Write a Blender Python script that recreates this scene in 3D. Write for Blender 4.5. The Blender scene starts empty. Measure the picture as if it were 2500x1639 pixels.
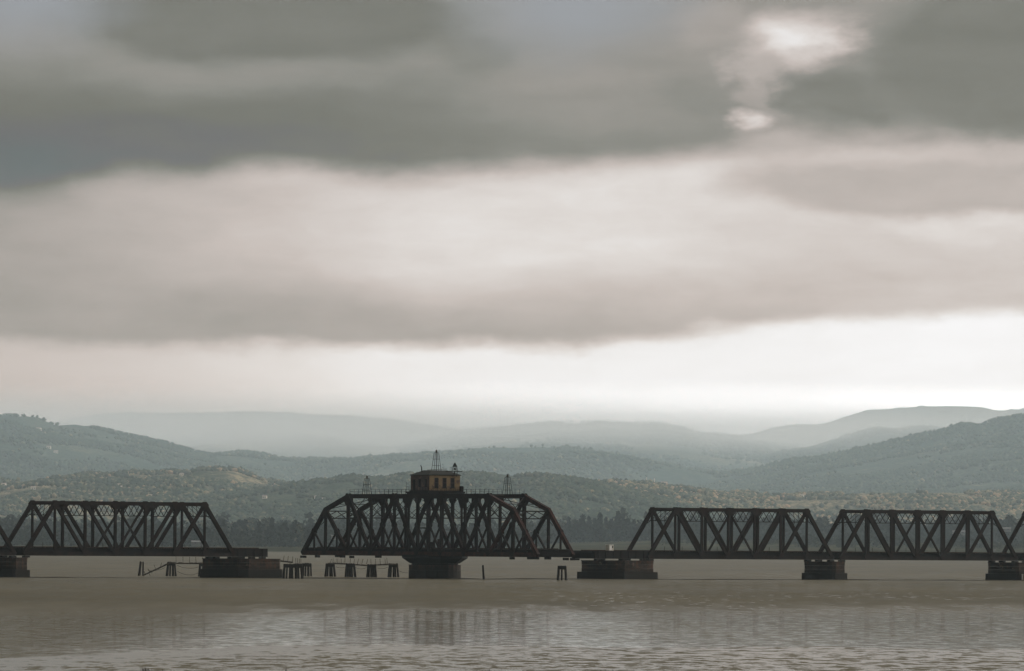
import bpy, math, random
import numpy as np
from mathutils import Vector, Matrix

random.seed(7)
RNG = np.random.default_rng(11)
SC = bpy.context.scene
COL = SC.collection
R = math.radians

# ------------------------------------------------------------------ camera
F = 20000.0                      # focal length in photograph pixels
CAM = Vector((0.0, 0.0, 7.47))   # on the near bank, a few metres above the water
PITCH = math.atan(509 / F)
ROLL = 0.0068
FWD = Vector((0, math.cos(PITCH), math.sin(PITCH)))
_u0 = Vector((0, -math.sin(PITCH), math.cos(PITCH)))
_r0 = Vector((1, 0, 0))
RGT = (_r0 * math.cos(ROLL) + _u0 * math.sin(ROLL)).normalized()
UPV = (_u0 * math.cos(ROLL) - _r0 * math.sin(ROLL)).normalized()
cd = bpy.data.cameras.new('camera')
cd.sensor_width = 36.0
cd.lens = 36.0 * F / 2500.0
cd.clip_start = 5.0
cd.clip_end = 400000.0
cam = bpy.data.objects.new('camera', cd)
COL.objects.link(cam)
M4 = Matrix.Identity(4)
for i in range(3):
    M4[i][0], M4[i][1], M4[i][2], M4[i][3] = RGT[i], UPV[i], -FWD[i], CAM[i]
cam.matrix_world = M4
SC.camera = cam


def at(px, py, Y):
    """point at depth Y on the sight line through a photograph pixel"""
    d = FWD + RGT * ((px - 1250) / F) + UPV * ((819.5 - py) / F)
    return CAM + d * (Y / d.y)


# ------------------------------------------------------------------ view
SC.view_settings.view_transform = 'Standard'
SC.view_settings.look = 'None'
SC.view_settings.exposure = 0.6
EXP = 2 ** 0.6
SC.view_settings.gamma = 1.0
SC.view_settings.use_curve_mapping = False
SC.render.engine = 'CYCLES'
SC.cycles.volume_bounces = 0
SC.cycles.max_bounces = 5
SC.cycles.diffuse_bounces = 2
SC.cycles.glossy_bounces = 2
SC.cycles.use_denoising = True


# ------------------------------------------------------------------ node maths
class N:
    tree = None

    def __init__(s, v):
        s.v = v

    def __add__(a, b): return m('ADD', a, b)
    def __radd__(a, b): return m('ADD', b, a)
    def __sub__(a, b): return m('SUBTRACT', a, b)
    def __rsub__(a, b): return m('SUBTRACT', b, a)
    def __mul__(a, b): return m('MULTIPLY', a, b)
    def __rmul__(a, b): return m('MULTIPLY', b, a)
    def __truediv__(a, b): return m('DIVIDE', a, b)


def new(t, **kw):
    n = N.tree.nodes.new(t)
    for k, v in kw.items():
        setattr(n, k, v)
    return n


def put(sock, v):
    if isinstance(v, N):
        v = v.v
    if hasattr(v, 'is_output'):
        N.tree.links.new(v, sock)
    else:
        sock.default_value = v


def m(op, a, b=None, c=None):
    n = new('ShaderNodeMath', operation=op)
    put(n.inputs[0], a)
    if b is not None: put(n.inputs[1], b)
    if c is not None: put(n.inputs[2], c)
    return N(n.outputs[0])


def sstep(x, a, b, lo=0.0, hi=1.0):
    n = new('ShaderNodeMapRange', interpolation_type='SMOOTHSTEP')
    put(n.inputs[0], x); put(n.inputs[1], a); put(n.inputs[2], b); put(n.inputs[3], lo); put(n.inputs[4], hi)
    return N(n.outputs[0])


def lerp(a, b, t):
    return a + (b - a) * t


def curve(x, pts):
    """pts: (x in 0..1, y in 0..1)"""
    n = new('ShaderNodeFloatCurve')
    c = n.mapping.curves[0]
    c.points[0].location = pts[0]
    c.points[-1].location = pts[-1]
    for p in pts[1:-1]:
        c.points.new(*p)
    n.mapping.update()
    put(n.inputs['Value'], x)
    return N(n.outputs[0])


def vec(x, y, z=0.0):
    n = new('ShaderNodeCombineXYZ')
    put(n.inputs[0], x); put(n.inputs[1], y); put(n.inputs[2], z)
    return N(n.outputs[0])


def sep(v):
    n = new('ShaderNodeSeparateXYZ')
    put(n.inputs[0], v)
    return N(n.outputs[0]), N(n.outputs[1]), N(n.outputs[2])


def noise(v, scale=1.0, detail=3.0, rough=0.5, dist=0.0, col=False):
    n = new('ShaderNodeTexNoise')
    put(n.inputs['Vector'], v)
    n.inputs['Scale'].default_value = scale
    n.inputs['Detail'].default_value = detail
    n.inputs['Roughness'].default_value = rough
    n.inputs['Distortion'].default_value = dist
    return N(n.outputs['Color' if col else 'Fac'])


def ramp(x, stops, interp='LINEAR'):
    n = new('ShaderNodeValToRGB')
    n.color_ramp.interpolation = interp
    e = n.color_ramp.elements
    while len(e) < len(stops): e.new(0.5)
    for el, (p, c) in zip(e, stops):
        el.position = p
        el.color = (*c, 1.0)
    put(n.inputs[0], x)
    return N(n.outputs[0])


def mixc(a, b, t, mode='MIX'):
    n = new('ShaderNodeMix', data_type='RGBA', blend_type=mode)
    put(n.inputs[0], t)
    put(n.inputs[6], a if isinstance(a, N) else (*a, 1.0))
    put(n.inputs[7], b if isinstance(b, N) else (*b, 1.0))
    return N(n.outputs[2])


# ------------------------------------------------------------------ sky (world)
SUN_EL, SUN_AZ = R(20), R(62)    # azimuth measured clockwise from the line of sight
world = bpy.data.worlds.new('World')
SC.world = world
world.use_nodes = True
N.tree = world.node_tree
N.tree.nodes.clear()
tc = new('ShaderNodeTexCoord')
gen = N(tc.outputs['Generated'])
nv = new('ShaderNodeVectorMath', operation='NORMALIZE')
put(nv.inputs[0], gen)
dirv = N(nv.outputs[0])
dx, dy, dz = sep(dirv)
ax = m('ARCTAN2', dx, dy) * F
el = m('ARCSINE', dz) * F
xs = ax + 1250.0
ys = 1328.5 - el + ax * ROLL
wA = noise(vec(xs / 520.0, ys / 210.0, 3.1), 1.0, 5, 0.55)
wB = noise(vec(xs / 420.0, ys / 170.0, 9.7), 1.0, 5, 0.55)
fA = noise(vec(xs / 120.0, ys / 75.0, 23.1), 1.0, 5, 0.6)
fB = noise(vec(xs / 130.0, ys / 70.0, 29.7), 1.0, 5, 0.6)
wx = xs + (wA - 0.5) * 300.0 + (fA - 0.5) * 110.0
wy = ys + (wB - 0.5) * 110.0 + (fB - 0.5) * 40.0
fx = (wx + 1250.0) / 5000.0


def X(p): return (p + 1250.0) / 5000.0


def xcurve(pts, sc=1.0):
    return curve(fx, [(X(a), b / sc) for a, b in pts]) * sc


edge1 = xcurve([(-1250, 520), (0, 488), (315, 452), (640, 424), (850, 428), (1060, 452), (1300, 428), (1580, 412), (1800, 395), (1990, 372), (2300, 355), (3750, 330)], 1000)
edge2 = xcurve([(-1250, 800), (0, 826), (320, 842), (850, 850), (1150, 848), (1380, 838), (1580, 818), (1800, 798), (2100, 786), (2500, 765), (3750, 740)], 1000)
LA = xcurve([(-1250, .40), (0, .49), (400, .57), (700, .67), (1000, .77), (1500, .82), (1900, .85), (2500, .85), (3750, .7)])
LBlow = xcurve([(-1250, .28), (0, .31), (500, .31), (1000, .34), (1500, .42), (2000, .50), (2500, .55), (3750, .5)])
LBup = xcurve([(-1250, .30), (0, .33), (300, .42), (700, .53), (1150, .66), (1600, .68), (2000, .60), (2500, .57), (3750, .5)])
LC = xcurve([(-1250, .16), (0, .135), (500, .145), (900, .165), (1300, .21), (1800, .25), (2200, .28), (2500, .30), (3750, .26)])
LA = LA * (1.0 - sstep(ys, 900, 1060) * sstep(xs, 1500, 500) * 0.18)
tB = sstep(wy, edge1 + 170.0, edge2 - 20.0)
LB = lerp(LBup, LBlow, tB)
LBm = LB
lum = lerp(LBm, LA, sstep(wy, edge2 - 28.0, edge2 + 26.0))
tCC = sstep(wy, 330.0, 60.0)
LCC = lerp(LC, 0.27, tCC)
lum = lerp(LCC, lum, sstep(wy, edge1 - 62.0, edge1 + 40.0))


def blob(cx, cy, rx, ry, val, amt=1.0, inner=0.35, k=1.0):
    global lum
    ddx = (xs + (wx - xs) * k - cx) / rx
    ddy = (ys + (wy - ys) * k - cy) / ry
    q = m('SQRT', ddx * ddx + ddy * ddy)
    w = sstep(q, 1.0, inner) * amt
    lum = lerp(lum, val, w)
    return w


blob(650, 40, 640, 130, .165, .95, .6)
blob(1150, 130, 160, 70, .20, .7)
blob(560, 180, 560, 60, .255, .7, .1, 1.4)
blob(1450, 240, 380, 110, .29, .6)
blob(1740, 60, 170, 90, .34, .8)
blob(1975, 92, 195, 95, .78, 1.0, .08, 1.2)
blob(1885, 200, 90, 130, .44, .8, .05, 1.5)
blob(2460, 150, 420, 260, .185, 1.0, .62)
blob(2040, 235, 210, 90, .19, 1.0, .35, 1.6)
blob(1700, 240, 150, 60, .22, .6)
blob(1812, 297, 75, 42, .62, 1.0, .05, 1.2)
blob(1900, 350, 150, 60, .46, .8, .1)
blob(2330, 455, 620, 95, .43, .95, .6)
blob(2420, 548, 480, 60, .70, .8, .3)
blob(280, 560, 320, 120, .42, .5, .2)
fine = noise(vec(wx / 170.0, wy / 62.0, 5.0), 1.0, 7, 0.66)
big = noise(vec(xs / 700.0, ys / 110.0, 15.0), 1.0, 4, 0.55)
lowz = sstep(wy, edge2 - 20.0, edge2 + 60.0, 1.0, 0.3)            # the clear strip low down is smoother
lum = lum * (1.0 + ((fine - 0.62) * 0.26 + (big - 0.45) * 0.38) * lowz)
boost = 1.0 + sstep(ys, 925.0, 1040.0) * sstep(xs, 200, 1500, 0.08, 0.62)      # brightest low down, under the cloud
# the sky goes on outside the picture as the same grey overcast, lighter overhead
gn = noise(dirv, 3.0, 6, 0.6)
gn2 = noise(dirv, 11.0, 4, 0.6)
sv = (math.sin(SUN_AZ) * math.cos(SUN_EL), math.cos(SUN_AZ) * math.cos(SUN_EL), math.sin(SUN_EL))
cosun = dx * sv[0] + dy * sv[1] + dz * sv[2]
glow = sstep(cosun, 0.25, 1.0)               # brighter where the sun stands behind the cloud
over = (0.72 + gn * 0.40 + (gn2 - 0.5) * 0.2) * (0.10 + glow * glow * 6.2 + sstep(dz, 0.15, 0.9) * 0.28)
side = sstep(m('ABSOLUTE', ax), 1900.0, 9000.0)
high = sstep(el, 1150.0, 5200.0)
outw = m('MAXIMUM', side, high)
lum = lerp(lum, over, outw)
cloud = ramp(lum, [(0.0, (0.0, 0.0, 0.0)), (0.15, (.150, .153, .138)), (0.22, (.222, .222, .206)), (0.34, (.360, .330, .312)),
                   (0.5, (.528, .472, .448)), (0.68, (.690, .650, .630)), (0.80, (.800, .785, .785)), (0.9, (.90, .895, .91)), (1.0, (1.0, 1.0, 1.0))])


def hole(cx, cy, rx, ry):
    a = (wx - cx) / rx
    b = (wy - cy) / ry
    return sstep(m('SQRT', a * a + b * b), 1.0, 0.1)


thin = m('MAXIMUM', hole(60, -10, 330, 190), hole(1400, -10, 420, 230))
sky = new('ShaderNodeTexSky', sky_type='NISHITA')
sky.sun_disc = False
sky.sun_elevation = SUN_EL
sky.sun_rotation = SUN_AZ
sky.dust_density = 2.0
nish = mixc((0, 0, 0), N(sky.outputs[0]), 0.06, 'MIX')
blue = mixc(nish, (.30, .32, .365), 0.85)
final = mixc(cloud, blue, thin * 0.9)
_b = new('ShaderNodeVectorMath', operation='SCALE')
put(_b.inputs[0], final); put(_b.inputs[3], boost)
final = N(_b.outputs[0])
# what the far sky must send for this much to arrive through the hazy air (DENS, HTOP: the haze box below)
DENS, HTOP, AIR = 1.95e-5, 1060.0, (.37, .44, .465)
inv = m("EXPONENT", (DENS * (HTOP - 7) * F) * m("DIVIDE", 1.0, m("MAXIMUM", el, 330.0)))     # 1 / T
airm = sstep(xs, 0, 2500, .90, 1.02)


def vmath(op, a, b):
    n = new('ShaderNodeVectorMath', operation=op)
    put(n.inputs[0], a); put(n.inputs[1], b)
    return N(n.outputs[0])


airv = vec(airm * AIR[0], airm * AIR[1], airm * AIR[2])
inv3 = vec(inv, inv, inv)
inv1 = vec(inv - 1.0, inv - 1.0, inv - 1.0)
comp = vmath('MAXIMUM', vmath('SUBTRACT', vmath('MULTIPLY', final, inv3), vmath('MULTIPLY', airv, inv1)), (.006, .006, .005))
comp = vmath('MULTIPLY', comp, (1 / EXP, 1 / EXP, 1 / EXP))
final = mixc(comp, final, outw)
bg = new('ShaderNodeBackground')
put(bg.inputs[0], final)
bg.inputs[1].default_value = 1.0
wo = new('ShaderNodeOutputWorld')
N.tree.links.new(bg.outputs[0], wo.inputs[0])
world.cycles.sampling_method = 'MANUAL'
world.cycles.sample_map_resolution = 1024

# ------------------------------------------------------------------ sun behind thin cloud, off to the right
sd = bpy.data.lights.new('sun', 'SUN')
sd.energy = 1.5
sd.angle = R(10)
sd.color = (1.0, 0.86, 0.70)
sun = bpy.data.objects.new('sun', sd)
COL.objects.link(sun)
sdir = Vector((math.sin(SUN_AZ) * math.cos(SUN_EL), math.cos(SUN_AZ) * math.cos(SUN_EL), math.sin(SUN_EL)))
sun.rotation_euler = (-sdir).to_track_quat('-Z', 'Y').to_euler()
sun.location = (300, 800, 400)


# ------------------------------------------------------------------ object helpers
def tag(o, label=None, cat=None, group=None, kind=None):
    if label: o['label'] = label
    if cat: o['category'] = cat
    if group: o['group'] = group
    if kind: o['kind'] = kind
    return o


def thing(name, label, cat, loc=(0, 0, 0), rotz=0.0, group=None):
    o = bpy.data.objects.new(name, None)
    o.empty_display_size = 1.0
    COL.objects.link(o)
    o.location = loc
    o.rotation_euler = (0, 0, rotz)
    return tag(o, label, cat, group)


def link_mesh(name, me, mat, parent=None, loc=None):
    o = bpy.data.objects.new(name, me)
    COL.objects.link(o)
    if mat is not None and not me.materials: me.materials.append(mat)
    if parent is not None: o.parent = parent
    if loc is not None: o.location = loc
    return o


def copy_tree(o, parent=None):
    c = o.copy()
    COL.objects.link(c)
    if parent is not None: c.parent = parent
    for ch in list(o.children):
        copy_tree(ch, c)
    return c


class MB:
    def __init__(s):
        s.v, s.f = [], []

    def add(s, vs, fs):
        b = len(s.v)
        s.v += [tuple(p) for p in vs]
        s.f += [tuple(i + b for i in f) for f in fs]
        return s

    def bar(s, p, q, w, h, up=(0, 0, 1), ext=0.0):
        """box section beam from p to q: w across, h along 'up'"""
        p, q = Vector(p), Vector(q)
        d = (q - p).normalized()
        p, q = p - d * ext, q + d * ext
        u = Vector(up)
        if abs(d.dot(u)) > 0.98: u = Vector((1, 0, 0)) if abs(d.x) < 0.9 else Vector((0, 1, 0))
        side = d.cross(u).normalized()
        u = side.cross(d).normalized()
        a, b = side * w / 2, u * h / 2
        vs = [p - a - b, p + a - b, p + a + b, p - a + b, q - a - b, q + a - b, q + a + b, q - a + b]
        return s.add(vs, [(0, 3, 2, 1), (4, 5, 6, 7), (0, 1, 5, 4), (1, 2, 6, 5), (2, 3, 7, 6), (3, 0, 4, 7)])

    def box(s, c, d):
        c = Vector(c)
        return s.bar(c - Vector((d[0] / 2, 0, 0)), c + Vector((d[0] / 2, 0, 0)), d[1], d[2])

    def tube(s, p, q, r0, r1=None, n=8, jit=0.0):
        p, q = Vector(p), Vector(q)
        r1 = r0 if r1 is None else r1
        d = (q - p).normalized()
        u = Vector((0, 0, 1)) if abs(d.z) < 0.9 else Vector((1, 0, 0))
        a = d.cross(u).normalized()
        b = d.cross(a).normalized()
        vs = []
        for (c, r) in ((p, r0), (q, r1)):
            for k in range(n):
                t = 2 * math.pi * k / n
                vs.append(c + (a * math.cos(t) + b * math.sin(t)) * r * (1 + random.uniform(-jit, jit)))
        fs = [(k, (k + 1) % n, n + (k + 1) % n, n + k) for k in range(n)]
        fs += [tuple(range(n))[::-1], tuple(range(n, 2 * n))]
        return s.add(vs, fs)

    def prism(s, poly, z0, z1, top=1.0):
        n = len(poly)
        cx = sum(p[0] for p in poly) / n
        cy = sum(p[1] for p in poly) / n
        vs = [(x, y, z0) for x, y in poly] + [(cx + (x - cx) * top, cy + (y - cy) * top, z1) for x, y in poly]
        fs = [(k, (k + 1) % n, n + (k + 1) % n, n + k) for k in range(n)] + [tuple(range(n))[::-1], tuple(range(n, 2 * n))]
        return s.add(vs, fs)

    def plate(s, poly, th, y):
        """plate standing in the x-z plane at depth y"""
        n = len(poly)
        vs = [(x, y - th / 2, z) for x, z in poly] + [(x, y + th / 2, z) for x, z in poly]
        fs = [(k, (k + 1) % n, n + (k + 1) % n, n + k) for k in range(n)] + [tuple(range(n))[::-1], tuple(range(n, 2 * n))]
        return s.add(vs, fs)

    def mesh(s, name, smooth=False):
        me = bpy.data.meshes.new(name)
        me.from_pydata(s.v, [], s.f)
        me.validate()
        if smooth: me.polygons.foreach_set('use_smooth', [True] * len(me.polygons))
        import bmesh
        bm = bmesh.new(); bm.from_mesh(me)
        bmesh.ops.recalc_face_normals(bm, faces=bm.faces)
        bm.to_mesh(me); bm.free()
        return me

    def build(s, name, mat, parent=None, loc=None, smooth=False):
        return link_mesh(name, s.mesh(name, smooth), mat, parent, loc)


def fast_mesh(name, verts, faces, attrs=None):
    """numpy arrays to a mesh; faces all the same size"""
    me = bpy.data.meshes.new(name)
    k = faces.shape[1]
    me.vertices.add(len(verts)); me.vertices.foreach_set('co', verts.astype(np.float32).ravel())
    me.loops.add(faces.size); me.loops.foreach_set('vertex_index', faces.astype(np.int32).ravel())
    me.polygons.add(len(faces)); me.polygons.foreach_set('loop_start', np.arange(0, faces.size, k, dtype=np.int32))
    me.update(calc_edges=True)
    for an, arr in (attrs or {}).items():
        a = me.attributes.new(an, 'FLOAT', 'POINT')
        a.data.foreach_set('value', arr.astype(np.float32))
    return me


_perm = RNG.random((256, 256))


def vnoise(x, y):
    xi, yi = np.floor(x).astype(int), np.floor(y).astype(int)
    fx_, fy_ = x - xi, y - yi
    fx_ = fx_ * fx_ * (3 - 2 * fx_); fy_ = fy_ * fy_ * (3 - 2 * fy_)
    g = lambda a, b: _perm[a & 255, b & 255]
    return (g(xi, yi) * (1 - fx_) + g(xi + 1, yi) * fx_) * (1 - fy_) + (g(xi, yi + 1) * (1 - fx_) + g(xi + 1, yi + 1) * fx_) * fy_


def fbm(x, y, o=4, r=0.5):
    s, a, t = 0.0, 1.0, 0.0
    for k in range(o):
        s = s + a * vnoise(x * 2 ** k + 17.3 * k, y * 2 ** k + 5.1 * k)
        t += a; a *= r
    return s / t


# ------------------------------------------------------------------ materials
def material(name):
    mt = bpy.data.materials.new(name)
    mt.use_nodes = True
    N.tree = mt.node_tree
    bs = N.tree.nodes['Principled BSDF']
    return mt, bs


def pos():
    g = new('ShaderNodeNewGeometry')
    return N(g.outputs['Position'])


def objpos():
    g = new('ShaderNodeTexCoord')
    return N(g.outputs['Object'])


def rust(name, dark, red, light, k=0.5, scale=0.6):
    mt, bs = material(name)
    p = pos()
    a = noise(p, scale, 5, 0.65)
    b = noise(p, scale * 5, 4, 0.7)
    t = sstep(a * 0.65 + b * 0.35, 0.38, 0.68)
    c = mixc(dark, red, t * k)
    sp = sstep(noise(p, scale * 2.3, 6, 0.7), 0.62, 0.74)
    c = mixc(c, light, sp * 0.45)
    put(bs.inputs['Base Color'], c)
    bs.inputs['Roughness'].default_value = 0.78
    bs.inputs['Specular IOR Level'].default_value = 0.06
    bp = new('ShaderNodeBump')
    bp.inputs['Strength'].default_value = 0.4
    bp.inputs['Distance'].default_value = 0.03
    put(bp.inputs['Height'], b)
    put(bs.inputs['Normal'], N(bp.outputs[0]))
    return mt


STEEL = rust('rusted_steel', (.0055, .0044, .0038), (.029, .0132, .0098), (.04, .024, .018))
STEEL_RED = rust('red_rust_sunlit_steel', (.014, .0070, .0055), (.056, .019, .0135), (.06, .034, .024), .8)  # red rust; also paints sun warmth on the swing span's right end
STEEL_BLACK = rust('blackened_steel', (.006, .0052, .005), (.014, .009, .0075), (.022, .014, .011))
TIMBER = rust('weathered_timber', (.014, .012, .010), (.035, .026, .019), (.08, .06, .045), .7, 1.5)
PLANKM = rust('grey_timber', (.05, .042, .03), (.11, .085, .06), (.2, .16, .11), .7, 1.5)
ROOFM = rust('roof_shingle', (.016, .016, .013), (.03, .028, .021), (.05, .043, .03), .7, 2.0)
DARKIN = rust('dark_opening', (.012, .009, .009), (.025, .014, .012), (.03, .02, .02), .5, 2.0)


def concrete(name, base, stain, white):
    mt, bs = material(name)
    p = pos(); x, y, z = sep(p)
    a = noise(vec(x * 0.5, y * 0.5, z * 0.9), 1.0, 5, 0.65)
    st = noise(vec(x * 1.6, y * 1.6, z * 0.22), 1.0, 5, 0.65)
    c = mixc(base, stain, sstep(st, 0.45, 0.66))
    c = mixc(c, (.016, .013, .011), sstep(a, 0.42, 0.60) * 0.8)
    c = mixc(c, white, sstep(noise(vec(x * .5 + 9, y * .5, z * .6), 1.0, 4, .6), 0.62, 0.72) * 0.7)
    tide = sstep(z + (a - .5) * 1.6, 2.5, 1.3)          # wet, weed-covered band below high water
    c = mixc(c, (.014, .013, .011), tide * 0.9)
    put(bs.inputs['Base Color'], c)
    bs.inputs['Roughness'].default_value = 0.85
    bs.inputs['Specular IOR Level'].default_value = 0.06
    bp = new('ShaderNodeBump'); bp.inputs['Strength'].default_value = 0.6; bp.inputs['Distance'].default_value = 0.08
    put(bp.inputs['Height'], st + a)
    put(bs.inputs['Normal'], N(bp.outputs[0]))
    return mt


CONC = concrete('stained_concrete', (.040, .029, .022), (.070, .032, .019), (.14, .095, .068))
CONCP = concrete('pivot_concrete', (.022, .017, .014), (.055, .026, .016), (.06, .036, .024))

HOUSEW, bs = material('ochre_boards')
p = pos(); x, y, z = sep(p)
brd = noise(vec(x * .35, y * .35, z * 9.0), 1.0, 2, .5)
pat = noise(vec(x * .8, y * .8, z * .8), 1.0, 5, .65)
c = mixc((.118, .073, .029), (.185, .122, .050), brd)
c = mixc(c, (.05, .026, .018), sstep(pat, .50, .66) * .85)
c = mixc(c, (.13, .048, .024), sstep(noise(p, 1.7, 4, .6), .62, .74) * .5)
put(bs.inputs['Base Color'], c); bs.inputs['Roughness'].default_value = .85
HOUSED, bs = material('shaded_boards')  # darker copy of the house boards, shade of the unlit side in its colour
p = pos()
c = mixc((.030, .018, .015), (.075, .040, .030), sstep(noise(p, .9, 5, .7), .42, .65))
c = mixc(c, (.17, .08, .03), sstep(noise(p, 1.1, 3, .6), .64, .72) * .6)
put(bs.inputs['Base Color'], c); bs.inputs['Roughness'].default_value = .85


def plain(name, c, rough=.7):
    mt, bs = material(name)
    put(bs.inputs['Base Color'], mixc(tuple(k * .8 for k in c), tuple(min(1, k * 1.15) for k in c), noise(pos(), 1.3, 4, .6)))
    bs.inputs['Roughness'].default_value = rough
    return mt


CREAM = plain('cream_paint', (.40, .37, .31))
WHITE = plain('white_paint', (.62, .60, .56))
HWALL = plain('house_wall', (.60, .53, .45))
HROOF = plain('house_roof', (.30, .22, .18))
SHEDM = plain('shed_grey', (.10, .095, .088))
BARK = plain('bark', (.05, .04, .03))

# leaves and far woods: every crown has its own tint
def foliage(name, stops, rough=.9):
    mt, bs = material(name)
    a = new('ShaderNodeAttribute', attribute_name='tint')
    put(bs.inputs['Base Color'], ramp(N(a.outputs['Fac']), stops))
    bs.inputs['Roughness'].default_value = rough
    bs.inputs['Specular IOR Level'].default_value = 0.0
    return mt


WOOD = foliage('shore_wood_leaves', [(0, (.011, .015, .011)), (.5, (.022, .027, .019)), (.8, (.046, .047, .030)), (1, (.09, .078, .045))])
SCRUB = foliage('hill_scrub_leaves', [(0, (.020, .034, .025)), (.40, (.045, .062, .040)), (.68, (.115, .112, .068)), (.88, (.23, .19, .11)), (1, (.34, .23, .14))])
REED = foliage('marsh_leaves', [(0, (.05, .045, .025)), (.5, (.09, .08, .045)), (1, (.16, .14, .08))])


def hillmat(name, forest, scrub, meadow_sun, mamt, s=1 / 260.0):
    mt, bs = material(name)
    p = pos(); x, y, z = sep(p)
    q = vec(x * s, y * s * .30, z * s * 2.2)
    a = noise(q, 1.0, 6, .6, .6)
    b = noise(q, 7.0, 5, .7)
    fine_ = noise(vec(x * s * 22, y * s * 5, z * s * 22), 1.0, 3, .7)
    c = mixc(forest, scrub, sstep(a * .6 + b * .4, .40, .60))
    c = mixc(c, meadow_sun, sstep(a * .55 + b * .45, .60 - mamt, .72 - mamt))  # straw meadows, with the sunlit patches painted in the same colour
    c = mixc(c, tuple(k * .35 for k in forest), sstep(fine_, .46, .62) * .75)
    put(bs.inputs['Base Color'], c)
    bs.inputs['Roughness'].default_value = .95
    bs.inputs['Specular IOR Level'].default_value = 0.0
    bp = new('ShaderNodeBump'); bp.inputs['Strength'].default_value = 0.9; bp.inputs['Distance'].default_value = 9.0
    put(bp.inputs['Height'], fine_)
    put(bs.inputs['Normal'], N(bp.outputs[0]))
    return mt


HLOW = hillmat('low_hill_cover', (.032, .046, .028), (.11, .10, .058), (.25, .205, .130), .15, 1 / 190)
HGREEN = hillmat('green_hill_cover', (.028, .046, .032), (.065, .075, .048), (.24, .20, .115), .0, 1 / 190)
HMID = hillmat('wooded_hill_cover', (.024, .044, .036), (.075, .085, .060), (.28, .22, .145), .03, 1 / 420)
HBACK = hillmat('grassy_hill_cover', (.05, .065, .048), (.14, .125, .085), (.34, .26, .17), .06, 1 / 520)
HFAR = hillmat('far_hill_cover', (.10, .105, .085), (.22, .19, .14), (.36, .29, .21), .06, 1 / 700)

# ------------------------------------------------------------------ water
WATER, bs = material('bay_water')
p = pos(); x, y, z = sep(p)
a1, a2, _ = sep(noise(vec(x * .55, y * .16, 0.0), 1.0, 4, .6, 0.0, True))      # ripples
b1, b2, _ = sep(noise(vec(x * .10, y * .035, 3.0), 1.0, 4, .6, 0.0, True))     # wave groups
patch = noise(vec(x * .020, y * .0035, 7.0), 1.0, 5, .62)                      # wind lanes
lane = y + (patch - .5) * 150.0 + m('MAXIMUM', -18.0 - x, 0.0) * 4.3 + (b1 - .5) * 40
lane2 = y - x * 1.0 + (patch - .5) * 160.0 + (b2 - .5) * 60
near = sstep(lane, 606.0, 590.0)                                   # ripples lit by the bright sky
streak = noise(vec(x * .70, y * .135, 21.0), 1.0, 5, .68)            # single ripples
streak2 = noise(vec(x * .16, y * .012, 31.0), 1.0, 4, .62)          # long cat's paws
group = noise(vec(x * .055, y * .022, 5.0), 1.0, 4, .6)
calm = (1.0 - near) * sstep(lane2 + (streak2 - .5) * 620.0 + (streak - .5) * 260.0, 1080.0, 800.0)   # sheltered slick mirroring the bridge
far = sstep(lane2 + (streak2 - .5) * 120.0, 1240.0, 1400.0)
slick = sstep(lane, 500.0, 585.0) * near                            # smoother edge of the rippled water
nearS = sstep((streak - .5) * 1.12 + .5 - .14 * .5 + (group - .5) * .14 + .07 + slick * (.03 + sstep(x, 0.0, -22.0) * .10), .42, .55)
glint = sstep(noise(vec(x * .62, y * .045, 2.0), 1.0, 2, .55) * .72 + noise(vec(x * .03, y * .012, 8.0), 1.0, 3, .5) * .28, .545, .66)
bandS = (1.0 - near) * (1.0 - calm) * (1.0 - far)
S = near * (.05 + nearS * .86) + calm * (.30 + sstep(streak, .36, .64) * .58 + (streak2 - .5) * .3) * sstep(x + (group - .5) * 16.0, -36.0, -18.0, .35, 1.0) * sstep(x + (group - .5) * 16.0, 6.0, 16.0, 1.0, .62) + far * (.02 + sstep(streak, .40, .62) * .15 + (streak2 - .4) * .34) + bandS * (.04 + (streak2 - .5) * .2 + glint * .32 * sstep(x, -20, 25, .3, 1.0))
ny = (a2 - .5) * (.004 + near * .012) + (b2 - .5) * (.002 + near * .008) - near * .013     # the near faces of the ripples are the ones in view
nx = (a1 - .5) * .004
nn = new('ShaderNodeVectorMath', operation='NORMALIZE')
put(nn.inputs[0], vec(nx, ny, 1.0))
mud = mixc((.100, .090, .064), (.078, .072, .054), sstep(patch * .5 + streak2 * .5, .35, .65))
bs.inputs['IOR'].default_value = 1.33
put(bs.inputs['Base Color'], mud)
put(bs.inputs['Roughness'], .066 + near * .085 + bandS * .09 + far * .06)
put(bs.inputs['Normal'], N(nn.outputs[0]))
bs2 = new('ShaderNodeBsdfPrincipled')                               # wind-ruffled water
bs2.inputs['IOR'].default_value = 1.33
put(bs2.inputs['Base Color'], mud)
n2 = new('ShaderNodeVectorMath', operation='NORMALIZE')
put(n2.inputs[0], vec((streak - .5) * -.25, (streak - .5) * .9 + (streak2 - .5) * .5, 1.0))
put(bs2.inputs['Normal'], N(n2.outputs[0]))
put(bs2.inputs['Roughness'], .48 + (streak - .5) * .3)
bs2.inputs['Specular IOR Level'].default_value = 0.0
mx = new('ShaderNodeMixShader')
put(mx.inputs[0], S)
N.tree.links.new(bs2.outputs[0], mx.inputs[1])
N.tree.links.new(bs.outputs[0], mx.inputs[2])
N.tree.links.new(mx.outputs[0], [n for n in N.tree.nodes if n.type == 'OUTPUT_MATERIAL'][0].inputs['Surface'])


def sheet(name, x0, x1, y0, y1, z, mat, kind='structure'):
    me = bpy.data.meshes.new(name)
    me.from_pydata([(x0, y0, z), (x1, y0, z), (x1, y1, z), (x0, y1, z)], [], [(0, 1, 2, 3)])
    return tag(link_mesh(name, me, mat), kind=kind)


sheet('water', -16000, 16000, -3000, 8200, 0.0, WATER)

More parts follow.
